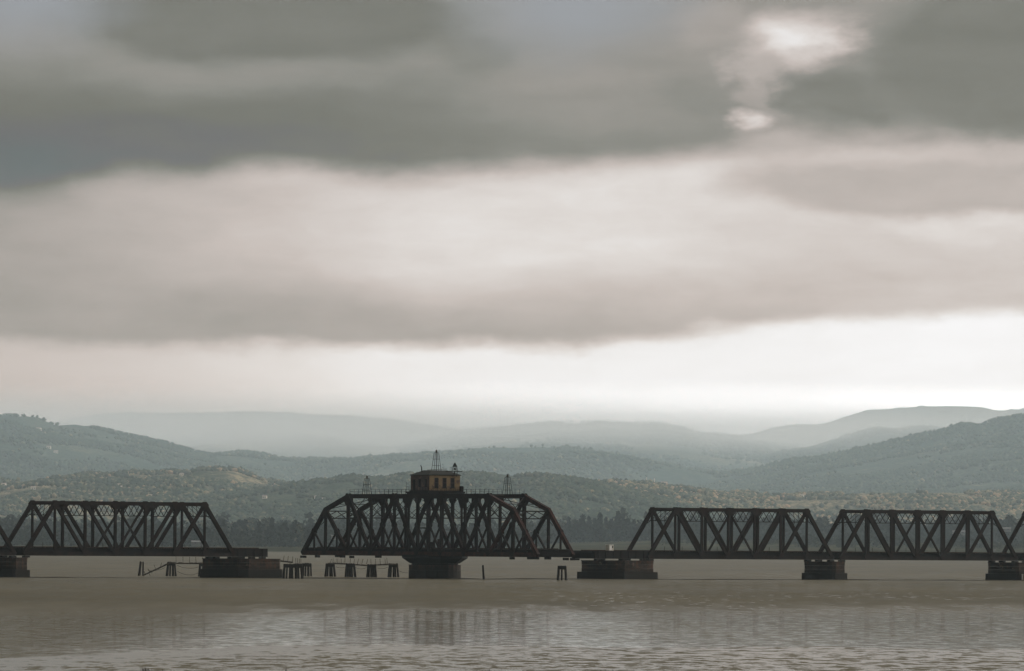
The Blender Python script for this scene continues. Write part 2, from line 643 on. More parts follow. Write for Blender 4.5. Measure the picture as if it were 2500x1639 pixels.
GROUND, bs = material('marsh_ground')
p = pos(); x, y, z = sep(p)
g1 = noise(vec(x * .02, y * .004, 0), 1.0, 6, .65)
c = mixc((.022, .023, .013), (.050, .047, .027), sstep(g1, .4, .62))
c = mixc(c, (.10, .08, .05), sstep(noise(vec(x * .05, y * .006, 4), 1.0, 4, .6), .6, .7) * .6)
put(bs.inputs['Base Color'], c); bs.inputs['Roughness'].default_value = .95
bs.inputs['Specular IOR Level'].default_value = 0.0

# ground: one sheet from the far shore to the horizon, a few metres higher inland on the right
gx = np.concatenate([np.linspace(-70000, -1500, 30), np.linspace(-1400, 1400, 141), np.linspace(1500, 70000, 30)])
gy = np.concatenate([np.linspace(6560, 7600, 53), np.linspace(7700, 13000, 80), np.linspace(14000, 168000, 60)])
GX, GY = np.meshgrid(gx, gy)


def ground_z(X_, Y_):
    shore = 6660 + 70 * (fbm(X_ / 130.0, Y_ * 0 + 2.0, 4) - .5)
    t = np.clip((Y_ - shore) / 260, 0, 1)
    right = np.clip((X_ + 60) / 260, 0, 1)
    rise = np.clip((Y_ - 6900) / 2000, 0, 1)
    z_ = -1.2 + 2.2 * np.clip((Y_ - shore + 60) / 60, 0, 1) + t * (1.6 + .6 * fbm(X_ / 40.0, Y_ / 200.0, 3))
    return z_ + right * rise * 10.5 + rise * (1 - right) * 2.0 + np.clip((Y_ - 10500) / 20000, 0, 1) * 4


GZ = ground_z(GX, GY)
nx_, ny_ = len(gx), len(gy)
idx = np.arange(nx_ * ny_).reshape(ny_, nx_)
quads = lambda I: np.stack([I[:-1, :-1], I[:-1, 1:], I[1:, 1:], I[1:, :-1]], -1).reshape(-1, 4)
tag(link_mesh('ground', fast_mesh('ground', np.stack([GX, GY, GZ], -1).reshape(-1, 3), quads(idx)), GROUND), kind='structure')

# ------------------------------------------------------------------ hills
HILLS = {}
HSC = 1.3                        # how far back the hills stand


def hill(name, Yr, Yf, sil, mat, canopy=5.0, spur=.16, seed=0.0, nx=640, nv=72, pw=1.0, rag=7.0):
    pxs = np.linspace(-700, 3200, nx)
    Yr, Yf = Yr * HSC, Yf * HSC
    canopy *= HSC
    sp = np.array([s[0] for s in sil], float); sy = np.array([s[1] for s in sil], float)
    yy = np.interp(pxs, sp, sy)
    k = np.ones(5) / 5
    yy = np.convolve(np.pad(yy, 2, 'edge'), k, 'valid')
    yy = yy + (fbm(pxs / 70.0 + seed, pxs * 0 + seed, 4, .55) - .5) * rag
    P = np.array([at(a, b, Yr) for a, b in zip(pxs, yy)])
    Xr, Zr = P[:, 0], np.maximum(P[:, 2], 2.0)
    vs = np.concatenate([np.linspace(0, 1, nv), [1.06, 1.15, 1.3]])
    V, XX = np.meshgrid(vs, Xr, indexing='ij')
    YY = Yf + (Yr - Yf) * V
    Z0 = np.broadcast_to(Zr, V.shape)
    sc = (Yr - Yf) / 3.2
    warp = fbm(XX / sc * 1.3 + seed, YY / sc + seed, 4) - .5
    fold = np.abs(fbm(XX / sc * 2.6 + seed * 2, YY / sc * 1.1 + seed, 4, .55) - .5) * 2      # gullies between spurs
    warp = warp - (fold - .18) * .55
    prof = np.where(V <= 1, np.clip(V, 0, 1) ** pw * (1 + spur * 4 * warp * np.sin(np.pi * np.clip(V, 0, 1))), 1 - (V - 1) * 2.2)
    ZZ = 2.0 + (Z0 - 2.0) * prof
    # woods on the slope make the outline uneven
    can = (fbm(XX / 16.0 + seed, YY / 60.0, 3, .7) - .35) * canopy * np.clip(V * 3, 0, 1)
    woods = np.clip((fbm(XX / 130.0 + seed * 3, YY / 500.0, 3) - .38) * 6, 0.15, 1)
    ZZ = ZZ + can * woods
    lim = CAM.z + (Z0 - CAM.z) * YY / Yr * .965
    ZZ = np.where(V < .97, np.minimum(ZZ, lim + can * .5), ZZ)
    ii = np.arange(V.size).reshape(V.shape)
    o = link_mesh(name, fast_mesh(name, np.stack([XX, YY, ZZ], -1).reshape(-1, 3), quads(ii), None), mat)
    o.data.polygons.foreach_set('use_smooth', [True] * len(o.data.polygons))
    tag(o, kind='structure')
    HILLS[name] = (XX, YY, ZZ)
    return o


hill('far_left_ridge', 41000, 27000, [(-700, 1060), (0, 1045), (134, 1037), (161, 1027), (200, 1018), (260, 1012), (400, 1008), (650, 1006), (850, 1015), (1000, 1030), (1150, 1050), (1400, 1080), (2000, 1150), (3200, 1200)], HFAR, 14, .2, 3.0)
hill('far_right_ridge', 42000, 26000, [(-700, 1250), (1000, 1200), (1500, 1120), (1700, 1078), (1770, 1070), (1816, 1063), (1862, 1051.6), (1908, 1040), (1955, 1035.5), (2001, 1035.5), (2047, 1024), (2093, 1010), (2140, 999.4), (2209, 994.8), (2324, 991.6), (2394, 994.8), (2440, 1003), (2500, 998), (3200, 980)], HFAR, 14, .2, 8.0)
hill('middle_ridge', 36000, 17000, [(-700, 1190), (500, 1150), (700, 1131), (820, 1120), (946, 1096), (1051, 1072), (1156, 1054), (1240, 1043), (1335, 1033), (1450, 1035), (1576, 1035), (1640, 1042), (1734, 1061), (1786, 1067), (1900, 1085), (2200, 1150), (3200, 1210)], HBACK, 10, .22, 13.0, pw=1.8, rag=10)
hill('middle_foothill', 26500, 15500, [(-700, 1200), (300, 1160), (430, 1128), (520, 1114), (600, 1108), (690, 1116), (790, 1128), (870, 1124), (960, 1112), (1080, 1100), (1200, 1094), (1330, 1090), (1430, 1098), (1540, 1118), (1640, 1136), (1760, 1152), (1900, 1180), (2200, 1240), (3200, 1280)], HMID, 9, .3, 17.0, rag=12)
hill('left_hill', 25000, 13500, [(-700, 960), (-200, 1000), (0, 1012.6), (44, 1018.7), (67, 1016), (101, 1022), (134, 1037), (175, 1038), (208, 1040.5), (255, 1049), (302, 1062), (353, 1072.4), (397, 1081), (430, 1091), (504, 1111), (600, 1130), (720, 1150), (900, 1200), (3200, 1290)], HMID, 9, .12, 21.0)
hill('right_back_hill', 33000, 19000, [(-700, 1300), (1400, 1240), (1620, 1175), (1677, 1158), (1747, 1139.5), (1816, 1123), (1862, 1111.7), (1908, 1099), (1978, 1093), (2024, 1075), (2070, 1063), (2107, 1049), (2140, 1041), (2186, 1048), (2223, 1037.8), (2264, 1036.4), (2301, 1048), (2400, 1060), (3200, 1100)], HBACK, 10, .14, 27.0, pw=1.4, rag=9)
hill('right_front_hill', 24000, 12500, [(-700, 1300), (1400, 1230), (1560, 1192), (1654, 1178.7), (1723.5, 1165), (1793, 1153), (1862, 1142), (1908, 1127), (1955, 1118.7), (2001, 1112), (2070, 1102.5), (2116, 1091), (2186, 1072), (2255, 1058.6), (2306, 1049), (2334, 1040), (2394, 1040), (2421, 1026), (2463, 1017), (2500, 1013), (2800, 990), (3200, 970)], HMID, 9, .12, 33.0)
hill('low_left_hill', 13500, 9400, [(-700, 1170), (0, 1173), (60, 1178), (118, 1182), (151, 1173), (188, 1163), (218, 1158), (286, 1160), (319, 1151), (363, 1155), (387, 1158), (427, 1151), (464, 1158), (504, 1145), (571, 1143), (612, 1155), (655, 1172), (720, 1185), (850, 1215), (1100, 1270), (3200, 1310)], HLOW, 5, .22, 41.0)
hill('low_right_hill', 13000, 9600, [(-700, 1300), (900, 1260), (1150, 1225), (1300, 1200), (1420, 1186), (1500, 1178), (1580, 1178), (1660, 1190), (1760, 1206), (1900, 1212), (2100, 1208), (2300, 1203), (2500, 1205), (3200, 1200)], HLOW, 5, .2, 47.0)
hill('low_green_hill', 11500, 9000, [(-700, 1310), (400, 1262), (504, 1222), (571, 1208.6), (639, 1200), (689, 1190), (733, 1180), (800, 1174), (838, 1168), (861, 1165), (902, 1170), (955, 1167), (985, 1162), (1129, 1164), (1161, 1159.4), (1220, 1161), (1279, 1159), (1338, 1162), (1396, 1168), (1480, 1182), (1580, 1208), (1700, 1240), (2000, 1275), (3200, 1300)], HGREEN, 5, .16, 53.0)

# ------------------------------------------------------------------ haze: one closed box of thin even air
HAZE, bs = material('haze')
N.tree.nodes.remove(bs)
pvn = new('ShaderNodeVolumePrincipled')
pvn.inputs['Color'].default_value = (.76, .925, .985, 1)
pvn.inputs['Density'].default_value = DENS
pvn.inputs['Anisotropy'].default_value = 0.45
N.tree.links.new(pvn.outputs[0], [n for n in N.tree.nodes if n.type == 'OUTPUT_MATERIAL'][0].inputs['Volume'])
hz = MB().bar((-75000, 62000, HTOP / 2 - 1.5), (75000, 62000, HTOP / 2 - 1.5), 132000, HTOP + 3).build('haze', HAZE)
tag(hz, kind='stuff')

# mist lying on the far ridges: a thin bank that thins out towards its edges
MIST, bs = material('mist')
N.tree.nodes.remove(bs)
q = objpos()
qx, qy, qz = sep(q)
r2 = qx * qx + qy * qy + qz * qz
fall = m('MAXIMUM', 1.0 - r2, 0.0)
lump = noise(vec(qx * 9.0, qy * 3.0, qz * 2.2), 1.0, 3, .55)
pv2 = new('ShaderNodeVolumePrincipled')
pv2.inputs['Color'].default_value = (1.0, .985, .965, 1)
put(pv2.inputs['Density'], fall * fall * (.25 + lump * 1.5) * 2.9e-4)
pv2.inputs['Anisotropy'].default_value = 0.45
N.tree.links.new(pv2.outputs[0], [n for n in N.tree.nodes if n.type == 'OUTPUT_MATERIAL'][0].inputs['Volume'])
import bmesh
bm = bmesh.new()
bmesh.ops.create_icosphere(bm, subdivisions=4, radius=1.0)
mme = bpy.data.meshes.new('mist')
bm.to_mesh(mme); bm.free()
mist = link_mesh('mist', mme, MIST)
mist.location = (-1100, 43500, 592)
mist.scale = (8200, 10500, 200)
tag(mist, kind='stuff')

# ------------------------------------------------------------------ the bridge: common numbers
TH = math.atan(F / 22670.0)
UX, UY = math.cos(TH), math.sin(TH)
W = 7.4
ZB = 4.42                        # underside of the fixed spans above the water


def along(t, off=0.0, z=0.0):
    """t metres along the near truss line (0 at mid-picture), off metres towards the far truss"""
    return Vector((t * UX - off * UY, 1750 + t * UY + off * UX, z))


def lattice(mb, p0, p1, q0, q1, n, w):
    """n crossings of flat bars between the lines p0-p1 and q0-q1"""
    p0, p1, q0, q1 = map(Vector, (p0, p1, q0, q1))
    for k in range(n):
        a, b = k / n, (k + 1) / n
        mb.bar(p0.lerp(p1, a), q0.lerp(q1, b), w, w)
        mb.bar(q0.lerp(q1, a), p0.lerp(p1, b), w * .98, w * .98)


def gusset(mb, x, y, z, wx_, wz, cut=.3):
    a, b = wx_ / 2, wz / 2
    poly = [(x - a, z - b * cut), (x - a * cut, z - b), (x + a * cut, z - b), (x + a, z - b * cut), (x + a, z + b * cut), (x + a * cut, z + b), (x - a * cut, z + b), (x - a, z + b * cut)]
    return mb.plate(poly, .09, y)


def floor_system(t, L, Wd, npan, z0, x0=0.0):
    """floor beams, stringers, ties and rails from local x0 to x0+L, tops about z0+1.75"""
    for k in range(npan + 1):
        x = x0 + L * k / npan
        x = min(max(x, x0 + .2), x0 + L - .2)
        MB().bar((x, -Wd / 2 + .32, z0 + .72), (x, Wd / 2 - .32, z0 + .72), .35, 1.16).build('floor_beam', STEEL_BLACK, t)
    for y in (-Wd / 2 + .75, -.8, .8, Wd / 2 - .75):
        MB().bar((x0, y, z0 + .92), (x0 + L, y, z0 + .92), .3, 1.22).build('stringer', STEEL_BLACK, t)
    ties = MB()
    n = int(L / .62)
    for k in range(n):
        x = x0 + .3 + k * .62
        dy = random.uniform(-.15, .15)
        ties.bar((x, -Wd / 2 + .45 + dy, z0 + 1.64), (x, Wd / 2 - .45 + dy, z0 + 1.64), .25, .21)
    tag(ties.build('crossties', TIMBER, t), kind='stuff')
    for y in (-.75, .75):
        MB().bar((x0, y, z0 + 1.83), (x0 + L, y, z0 + 1.83), .08, .16).build('rail', STEEL_RED, t)


def top_z(i): return 11.2


def fixed_span(L, label):
    n = 7
    t = thing('truss_span', label, 'bridge span', group='fixed truss spans of the old railway bridge')
    p = L / n
    zb, zt = .42, 10.82
    for y, side in ((-W / 2, 0), (W / 2, 1)):
        MB().bar((p, y, zt), (L - p, y, zt), .62, .74).build('top_chord', STEEL, t)
        MB().bar((0, y, zb), (L, y, zb), .5, .78).build('bottom_chord', STEEL, t)
        for a, b in ((0, 1), (n, n - 1)):
            MB().bar((a * p, y, zb), (b * p, y, zt), .56, .80, ext=.2).build('end_post', STEEL, t)
        for k in range(1, n):
            hip = k in (1, n - 1)
            w = .42 if hip else .60
            MB().bar((k * p, y, zb), (k * p, y, zt), .36, w, (1, 0, 0)).build('vertical_post', STEEL, t)
        for a, b, w in ((1, 2, .72), (2, 3, .70), (n - 1, n - 2, .72), (n - 2, n - 3, .70)):
            MB().bar((a * p, y, zt), (b * p, y, zb), .42, w).build('diagonal', STEEL, t)
        for a, b in ((3, 4), (4, 3)):
            MB().bar((a * p, y + .05 * (a - 3.5), zt), (b * p, y + .05 * (a - 3.5), zb), .30, .40).build('counter_brace', STEEL, t)
        for k in range(1, n):
            for dy in (-.33, .33):
                gusset(MB(), k * p, y + dy, zt - .35, 1.9 if k not in (1, n - 1) else 1.6, 1.7).build('gusset_plate', STEEL, t)
                gusset(MB(), k * p, y + dy, zb + .35, 1.5, 1.5).build('gusset_plate', STEEL, t)
    for k in range(2, n - 1):
        mb = MB()
        x = k * p
        zt2, zl = zt - .28, zt - 2.55
        mb.bar((x, -W / 2, zt2), (x, W / 2, zt2), .22, .22).bar((x, -W / 2, zl), (x, W / 2, zl), .13, .13)
        lattice(mb, (x, -W / 2, zl), (x, W / 2, zl), (x, -W / 2, zt2), (x, W / 2, zt2), 4, .11)
        mb.build('sway_frame', STEEL, t)
    for s in (0, 1):
        mb = MB()
        sx = lambda f_: (p * (1 - f_)) if s == 0 else (L - p * (1 - f_))   # point down the end post by a fraction
        f1 = .24
        za, zc = zt - .3, zb + (zt - zb) * (1 - f1)
        A0, A1 = (sx(.02), -W / 2, za), (sx(.02), W / 2, za)
        C0, C1 = (sx(f1), -W / 2, zc), (sx(f1), W / 2, zc)
        mb.bar(A0, A1, .2, .2).bar(C0, C1, .16, .16)
        lattice(mb, C0, C1, A0, A1, 5, .10)
        for y in (-W / 2, W / 2):
            yi = y * .62
            mb.bar((sx(f1 + .12), y, zb + (zt - zb) * (1 - f1 - .12)), (sx(f1), yi, zc), .12, .12)
        mb.build('portal_frame', STEEL, t)
    for k in range(1, n - 1):
        mb = MB()
        mb.bar((k * p, -W / 2, zt - .1), ((k + 1) * p, W / 2, zt - .1), .12, .12).bar((k * p, W / 2, zt - .13), ((k + 1) * p, -W / 2, zt - .13), .12, .12)
        mb.build('lateral_brace', STEEL, t)
    floor_system(t, L, W, n, 0.0)
    mb = MB()
    for k in range(1, int(L / 5.2)):
        x = k * 5.2
        mb.bar((x, -W / 2 + .5, 1.6), (x, -W / 2 + .5, 2.75), .05, .07)
    mb.bar((0, -W / 2 + .5, 2.2), (L * .5, -W / 2 + .5, 2.2), .03, .03)
    mb.build('railing', STEEL, t)['kind'] = 'stuff'
    for x in (.5, L - .5):
        for y in (-W / 2, W / 2):
            MB().box((x, y, -.18), (1.3, 1.0, .34)).build('bearing', STEEL_BLACK, t)
    return t


span0 = fixed_span(55.1, 'truss span crossing the two piers at the far right, cut only at its right end post')
SPAN_T = [(-189.2, 'rusty truss span cut off by the left edge, only its last end post in view'),
          (-131.65, 'closest and tallest looking truss span, standing alone left of the open swing span'),
          (39.85, 'truss span starting beside the small cream cabinet, first one right of the swing span'),
          (97.3, 'second truss span right of the swing span, reaching to the pier with the gauge board'),
          (154.7, 'truss span cut off by the right edge, only its first end posts in view')]
for k, (t0, lab) in enumerate(SPAN_T):
    s = span0 if k == 0 else copy_tree(span0)
    s.location = along(t0, W / 2, ZB)
    s.rotation_euler = (0, 0, TH)
    s['label'] = lab


# short girder stubs that carry the track from the fixed spans to the channel
def stub(t0, L, label):
    t = thing('girder_stub', label, 'bridge girder', along(t0, W / 2, ZB), TH, 'girder stubs beside the swing channel')
    floor_system(t, L, W, max(2, int(L / 4)), 0.0)
    for y in (-W / 2 + .1, W / 2 - .1):
        MB().bar((0, y, .88), (L, y, .88), .22, 1.72).build('side_girder', STEEL_BLACK, t)
        for k in range(int(L / 2.2)):
            MB().bar((1 + k * 2.2, y - .16, .1), (1 + k * 2.2, y - .16, 1.66), .12, .1, (1, 0, 0)).build('stiffener', STEEL_BLACK, t)
    for x in (1.0, L * .55, L - 1.2):
        for y in (-W / 2 + .3, W / 2 - .3):
            MB().box((x, y, -.19), (1.2, .9, .36)).build('bearing', STEEL_BLACK, t)
    return t


stub(-76.4, 9.0, 'blunt black girder end on the big left rest pier, facing the open channel')
stub(24.2, 15.5, 'low black girder with the cream cabinet on it, left of the first right-hand truss')

# ------------------------------------------------------------------ the swing span, swung open
PHI = R(57.6)
SWC = Vector((-16.05, 1740, 0))
SW_W, SW_L, SW_Z = 8.7, 94.5, 4.75
sw = thing('swing_span', 'long open swing span with sloping ends and a house on top, turned across the channel', 'swing bridge', SWC + Vector((0, 0, SW_Z)), -PHI)
NP = 10
pp = SW_L / NP
bot = .5
tops = {k: (12.75 if 2 <= k <= NP - 2 else 9.85) for k in range(1, NP)}


def nx_of(k): return -SW_L / 2 + k * pp


for y in (-SW_W / 2, SW_W / 2):
    B = lambda k: (nx_of(k), y, bot)
    T = lambda k: (nx_of(k), y, tops[k])
    MB().bar(B(0), B(NP), .6, .95).build('bottom_chord', STEEL_RED if y < 0 else STEEL, sw)
    MB().bar(T(2), T(NP - 2), .7, .92).build('top_chord', STEEL, sw)
    for a, b in ((1, 2), (NP - 1, NP - 2)):
        MB().bar(T(a), T(b), .7, .9, ext=.15).build('top_chord', STEEL_RED if a > 5 else STEEL, sw)  # right-end members get redder steel, low sunlight put into the colour
    for a, b in ((0, 1), (NP, NP - 1)):
        MB().bar(B(a), T(b), .66, .92, ext=.2).build('end_post', STEEL_RED if a > 5 else STEEL, sw)
    for k in range(1, NP):
        w = .85 if k in (2, 8) else .5
        if k == 5: w = .7
        MB().bar(B(k), T(k), .5, w, (1, 0, 0)).build('vertical_post', STEEL, sw)
    diag = [(('T', 1), ('B', 2)), (('T', 2), ('B', 3)), (('B', 3), ('T', 4)), (('T', 4), ('B', 5)),
            (('B', 5), ('T', 6)), (('T', 6), ('B', 7)), (('B', 7), ('T', 8)), (('B', 8), ('T', 9))]
    for (ka, a), (kb, b) in diag:
        P0 = T(a) if ka == 'T' else B(a)
        P1 = T(b) if kb == 'T' else B(b)
        MB().bar(P0, P1, .5, .86).build('diagonal', STEEL_RED if (a >= 8 and y < 0) else STEEL, sw)
    # half-panel struts: from the middle of each sloping member down to the bottom chord
    slopes = [((nx_of(0), bot), (nx_of(1), tops[1]))] + [((T(a) if ka == 'T' else B(a))[::2], (T(b) if kb == 'T' else B(b))[::2]) for (ka, a), (kb, b) in diag] + [((nx_of(NP - 1), tops[NP - 1]), (nx_of(NP), bot))]
    for (xa, za), (xb, zb_) in slopes:
        xm, zm = (xa + xb) / 2, (za + zb_) / 2
        low = xa if za < zb_ else xb
        other = xb if za < zb_ else xa
        MB().bar((xm, y, zm), (xm, y, bot), .3, .36, (1, 0, 0)).build('half_post', STEEL, sw)
        MB().bar((xm, y, zm), (other, y, bot), .3, .34).build('half_strut', STEEL, sw)
        for dy in (-.34, .34):
            gusset(MB(), xm, y + dy, zm, 1.2, 1.3).build('gusset_plate', STEEL, sw)
    for k in range(1, NP):
        big = k in (2, 4, 6, 8)
        for dy in (-.37, .37):
            gusset(MB(), nx_of(k), y + dy, tops[k] - .7, 2.5 if big else 1.5, 2.6 if big else 1.6, .3).build('gusset_plate', STEEL, sw)
            gusset(MB(), nx_of(k), y + dy, bot + .5, 1.6, 1.7).build('gusset_plate', STEEL, sw)
    # walkway railing along the top chord
    mb = MB()
    x = nx_of(2) + .6
    while x < nx_of(NP - 2):
        if abs(x) > 4.5:
            mb.bar((x, y, 13.1), (x + random.uniform(-.08, .08), y, 14.25), .045, .045)
        x += 1.75
    for z in (13.75, 14.2):
        mb.bar((nx_of(2) + .6, y, z), (-4.5, y, z), .035, .035)
        if y > 0: mb.bar((4.5, y, z), (nx_of(NP - 2) - 9, y, z), .035, .035)
    mb.build('railing', STEEL_BLACK, sw)['kind'] = 'stuff'
# cross frames, portals, laterals
for k in range(2, NP - 1):
    mb = MB()
    x = nx_of(k)
    zt2, zl = 12.5, 8.1
    mb.bar((x, -SW_W / 2, zt2), (x, SW_W / 2, zt2), .25, .25).bar((x, -SW_W / 2, zl), (x, SW_W / 2, zl), .2, .2)
    lattice(mb, (x, -SW_W / 2, zl), (x, SW_W / 2, zl), (x, -SW_W / 2, zt2), (x, SW_W / 2, zt2), 2 if k != 5 else 1, .11)
    zm = (zt2 + zl) / 2
    lattice(mb, (x, -SW_W / 2, zl), (x, SW_W / 2, zl), (x, -SW_W / 2, zm), (x, SW_W / 2, zm), 3, .08)
    mb.build('sway_frame', STEEL, sw)
for k, s in ((1, 1), (NP - 1, -1)):
    mb = MB()
    x, zt2, zl = nx_of(k), tops[k] - .3, 8.0
    xo = x - s * 1.1
    mb.bar((x, -SW_W / 2, zt2), (x, SW_W / 2, zt2), .25, .25).bar((xo, -SW_W / 2, zl), (xo, SW_W / 2, zl), .2, .2)
    lattice(mb, (xo, -SW_W / 2, zl), (xo, SW_W / 2, zl), (x, -SW_W / 2, zt2), (x, SW_W / 2, zt2), 3, .15)
    for y in (-SW_W / 2, SW_W / 2):
        mb.bar((x - s * 1.8, y, zl - 1.4), (x - s * 1.1, y * .75, zl), .14, .14)
    mb.build('portal_frame', STEEL, sw)
for k in range(1, NP - 1):
    mb = MB()
    za, zb2 = tops[k] - .05, tops[k + 1] - .05
    mb.bar((nx_of(k), -SW_W / 2, za), (nx_of(k + 1), SW_W / 2, zb2), .13, .13).bar((nx_of(k), SW_W / 2, za - .03), (nx_of(k + 1), -SW_W / 2, zb2 - .03), .13, .13)
    mb.bar((nx_of(k) + pp / 2, -SW_W / 2, (za + zb2) / 2 - .2), (nx_of(k) + pp / 2, SW_W / 2, (za + zb2) / 2 - .2), .14, .14)
    mb.build('lateral_brace', STEEL, sw)
floor_system(sw, SW_L, SW_W, NP * 2, -.05, -SW_L / 2)
# walkway strip between the top chords
MB().bar((nx_of(2), -1.2, 12.95), (nx_of(NP - 2), -1.2, 12.95), 1.1, .12).build('walkway', PLANKM, sw)
for k in range(3, NP - 2):
    MB().bar((nx_of(k), -SW_W / 2, 12.8), (nx_of(k), SW_W / 2, 12.8), .3, .18).build('walkway_beam', STEEL, sw)
# centre tower legs and house brackets
for x in (-4.0, 4.0):
    for y in (-SW_W / 2, SW_W / 2):
        MB().bar((x, y * .98, bot), (x * .92, y * .98, 12.6), .35, .4, (1, 0, 0)).build('tower_leg', STEEL, sw)
        MB().plate([(x * .55, 12.4), (x * 1.4, 12.4), (x * 1.05, 10.2), (x * .86, 10.2)], .3, y * .985).build('bracket', STEEL_BLACK, sw)
# ladder and small landing inside the tower
mb = MB()
for y in (-1.2, -.7): mb.bar((-1.6, y, 1.8), (-1.6, y, 12.6), .06, .06)
for k in range(26): mb.bar((-1.6, -1.2, 2 + k * .4), (-1.6, -.7, 2 + k * .4), .04, .04)
mb.build('ladder', STEEL_BLACK, sw)
MB().bar((-3.4, -1.8, 6.0), (-3.4, 1.0, 6.0), .9, .28).build('landing', STEEL_BLACK, sw)
# turntable: drum girder tapering in to the pier, with rollers
oct_ = lambda r, n=20: [(r * math.cos(2 * math.pi * (k + .5) / n), r * math.sin(2 * math.pi * (k + .5) / n)) for k in range(n)]
MB().prism(oct_(7.08, 8), -.34, .3).build('drum_top', STEEL_BLACK, sw)
mb = MB()
mb.prism(oct_(5.35, 8), -1.48, -.36, 1.32)
mb.build('drum', STEEL_BLACK, sw)
for k in range(22):
    a = 2 * math.pi * k / 22
    MB().tube((4.5 * math.cos(a), 4.5 * math.sin(a), -1.64), (5.0 * math.cos(a), 5.0 * math.sin(a), -1.64), .15, .16, 8).build('roller', STEEL_BLACK, sw)
for x in (-SW_L / 2 + .4, -SW_L / 2 + 6, -SW_L / 2 + 17, SW_L / 2 - 10, SW_L / 2 - 2.5, SW_L / 2 - .2):
    for y in (-SW_W / 2, SW_W / 2):
        MB().box((x + random.uniform(-.4, .4), y, -.15 - random.uniform(0, .2)), (random.uniform(.8, 1.8), .7, .5)).build('end_latch', STEEL_BLACK, sw)
# hand wheel stand and a scrap sheet on the deck
for x, y, h, mtl in ((6.5, -2.8, 1.9, STEEL_RED), (3.2, -2.6, 1.3, STEEL)):
    MB().box((x, y, 1.75 + h / 2), (.9, .7, h)).build('motor_case', mtl, sw)

# ------------------------------------------------------------------ control house on top of the swing span
ZH = 18.72
hs = thing('control_house', 'derelict ochre and brown hipped-roof house on top of the swing span', 'control house', SWC + Vector((0, 0, ZH)), -PHI)
HL, HW2, HH = 7.4, 7.6, 3.15
hx, hy = HL / 2, HW2 / 2
mb = MB().box((0, 0, -.42), (9.0, 9.3, .34))
mb.build('platform', STEEL_BLACK, hs)
for y in (-hy - .55, 0, hy + .55):
    MB().bar((-4.3, y, -.78), (4.3, y, -.78), .3, .36).build('platform_beam', STEEL_BLACK, hs)
MB().box((0, 0, -.12), (HL + .5, HW2 + .5, .26)).build('sill_band', TIMBER, hs)


def wall(name, mat, a, b, z0, z1, holes, parent, th=.16):
    """wall from plan point a to b with rectangular openings (u0,u1,z0,z1)"""
    a, b = Vector((*a, 0)), Vector((*b, 0))
    L = (b - a).length
    d = (b - a) / L
    us = sorted({0, L, *[h for q in holes for h in q[:2]]})
    zs = sorted({z0, z1, *[h for q in holes for h in q[2:]]})
    mb = MB()
    for i in range(len(us) - 1):
        for j in range(len(zs) - 1):
            cu, cz = (us[i] + us[i + 1]) / 2, (zs[j] + zs[j + 1]) / 2
            if any(h[0] < cu < h[1] and h[2] < cz < h[3] for h in holes): continue
            p_, q_ = a + d * us[i], a + d * us[i + 1]
            mb.bar((p_.x, p_.y, cz), (q_.x, q_.y, cz), th, zs[j + 1] - zs[j])
    return mb.build(name, mat, parent)


win = [(1.2 + 2.0 * k, 1.2 + 2.0 * k + 1.05, .55, 2.65) for k in range(3)]
wall('end_wall', HOUSEW, (hx, -hy), (hx, hy), 0.005, HH, win, hs)
lw = [(.9, 1.8, .05, 2.2), (3.0, 4.1, .7, 2.3), (5.6, 6.5, .7, 2.3)]
wall('side_wall', HOUSED, (-hx, -hy), (hx - .09, -hy), 0.005, HH, lw, hs)  # side turned from the sun, its shade painted by darker boards
wall('side_wall', HOUSEW, (-hx, hy), (hx - .09, hy), 0.005, HH, [], hs)
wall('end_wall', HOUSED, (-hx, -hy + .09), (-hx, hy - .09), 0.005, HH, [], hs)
for (u0, u1, z0, z1) in win:
    yc = -hy + (u0 + u1) / 2
    wd = (u1 - u0)
    fr = MB()
    for s in (-1, 1): fr.bar((hx + .03, yc + s * (wd / 2 - .04), z0), (hx + .03, yc + s * (wd / 2 - .04), z1), .16, .1, (1, 0, 0))
    fr.bar((hx + .03, yc - wd / 2 + .09, (z0 + z1) / 2), (hx + .03, yc + wd / 2 - .09, (z0 + z1) / 2), .1, .08)
    w_ = fr.build('window', HOUSED, hs)
    MB().box((hx - .12, yc, (z0 + z1) / 2), (.04, wd, z1 - z0)).build('pane', DARKIN, w_)
    MB().box((hx + .10, yc, z0 - .06), (.2, wd + .25, .1)).build('sill', TIMBER, w_)
for (u0, u1, z0, z1) in lw:
    xc = -hx + (u0 + u1) / 2
    fr = MB()
    for s in (-1, 1): fr.bar((xc + s * ((u1 - u0) / 2 - .04), -hy - .03, z0), (xc + s * ((u1 - u0) / 2 - .04), -hy - .03, z1), .1, .14, (0, 1, 0))
    fr.bar((xc - (u1 - u0) / 2, -hy - .03, z1 + .05), (xc + (u1 - u0) / 2, -hy - .03, z1 + .05), .14, .1)
    w_ = fr.build('doorway' if z0 < .1 else 'window', TIMBER, hs)
    MB().box((xc, -hy + .12, (z0 + z1) / 2), (u1 - u0, .04, z1 - z0)).build('dark_inside' if z0 < .1 else 'pane', DARKIN, w_)  # the doorway's unlit inside is a sheet painted dark
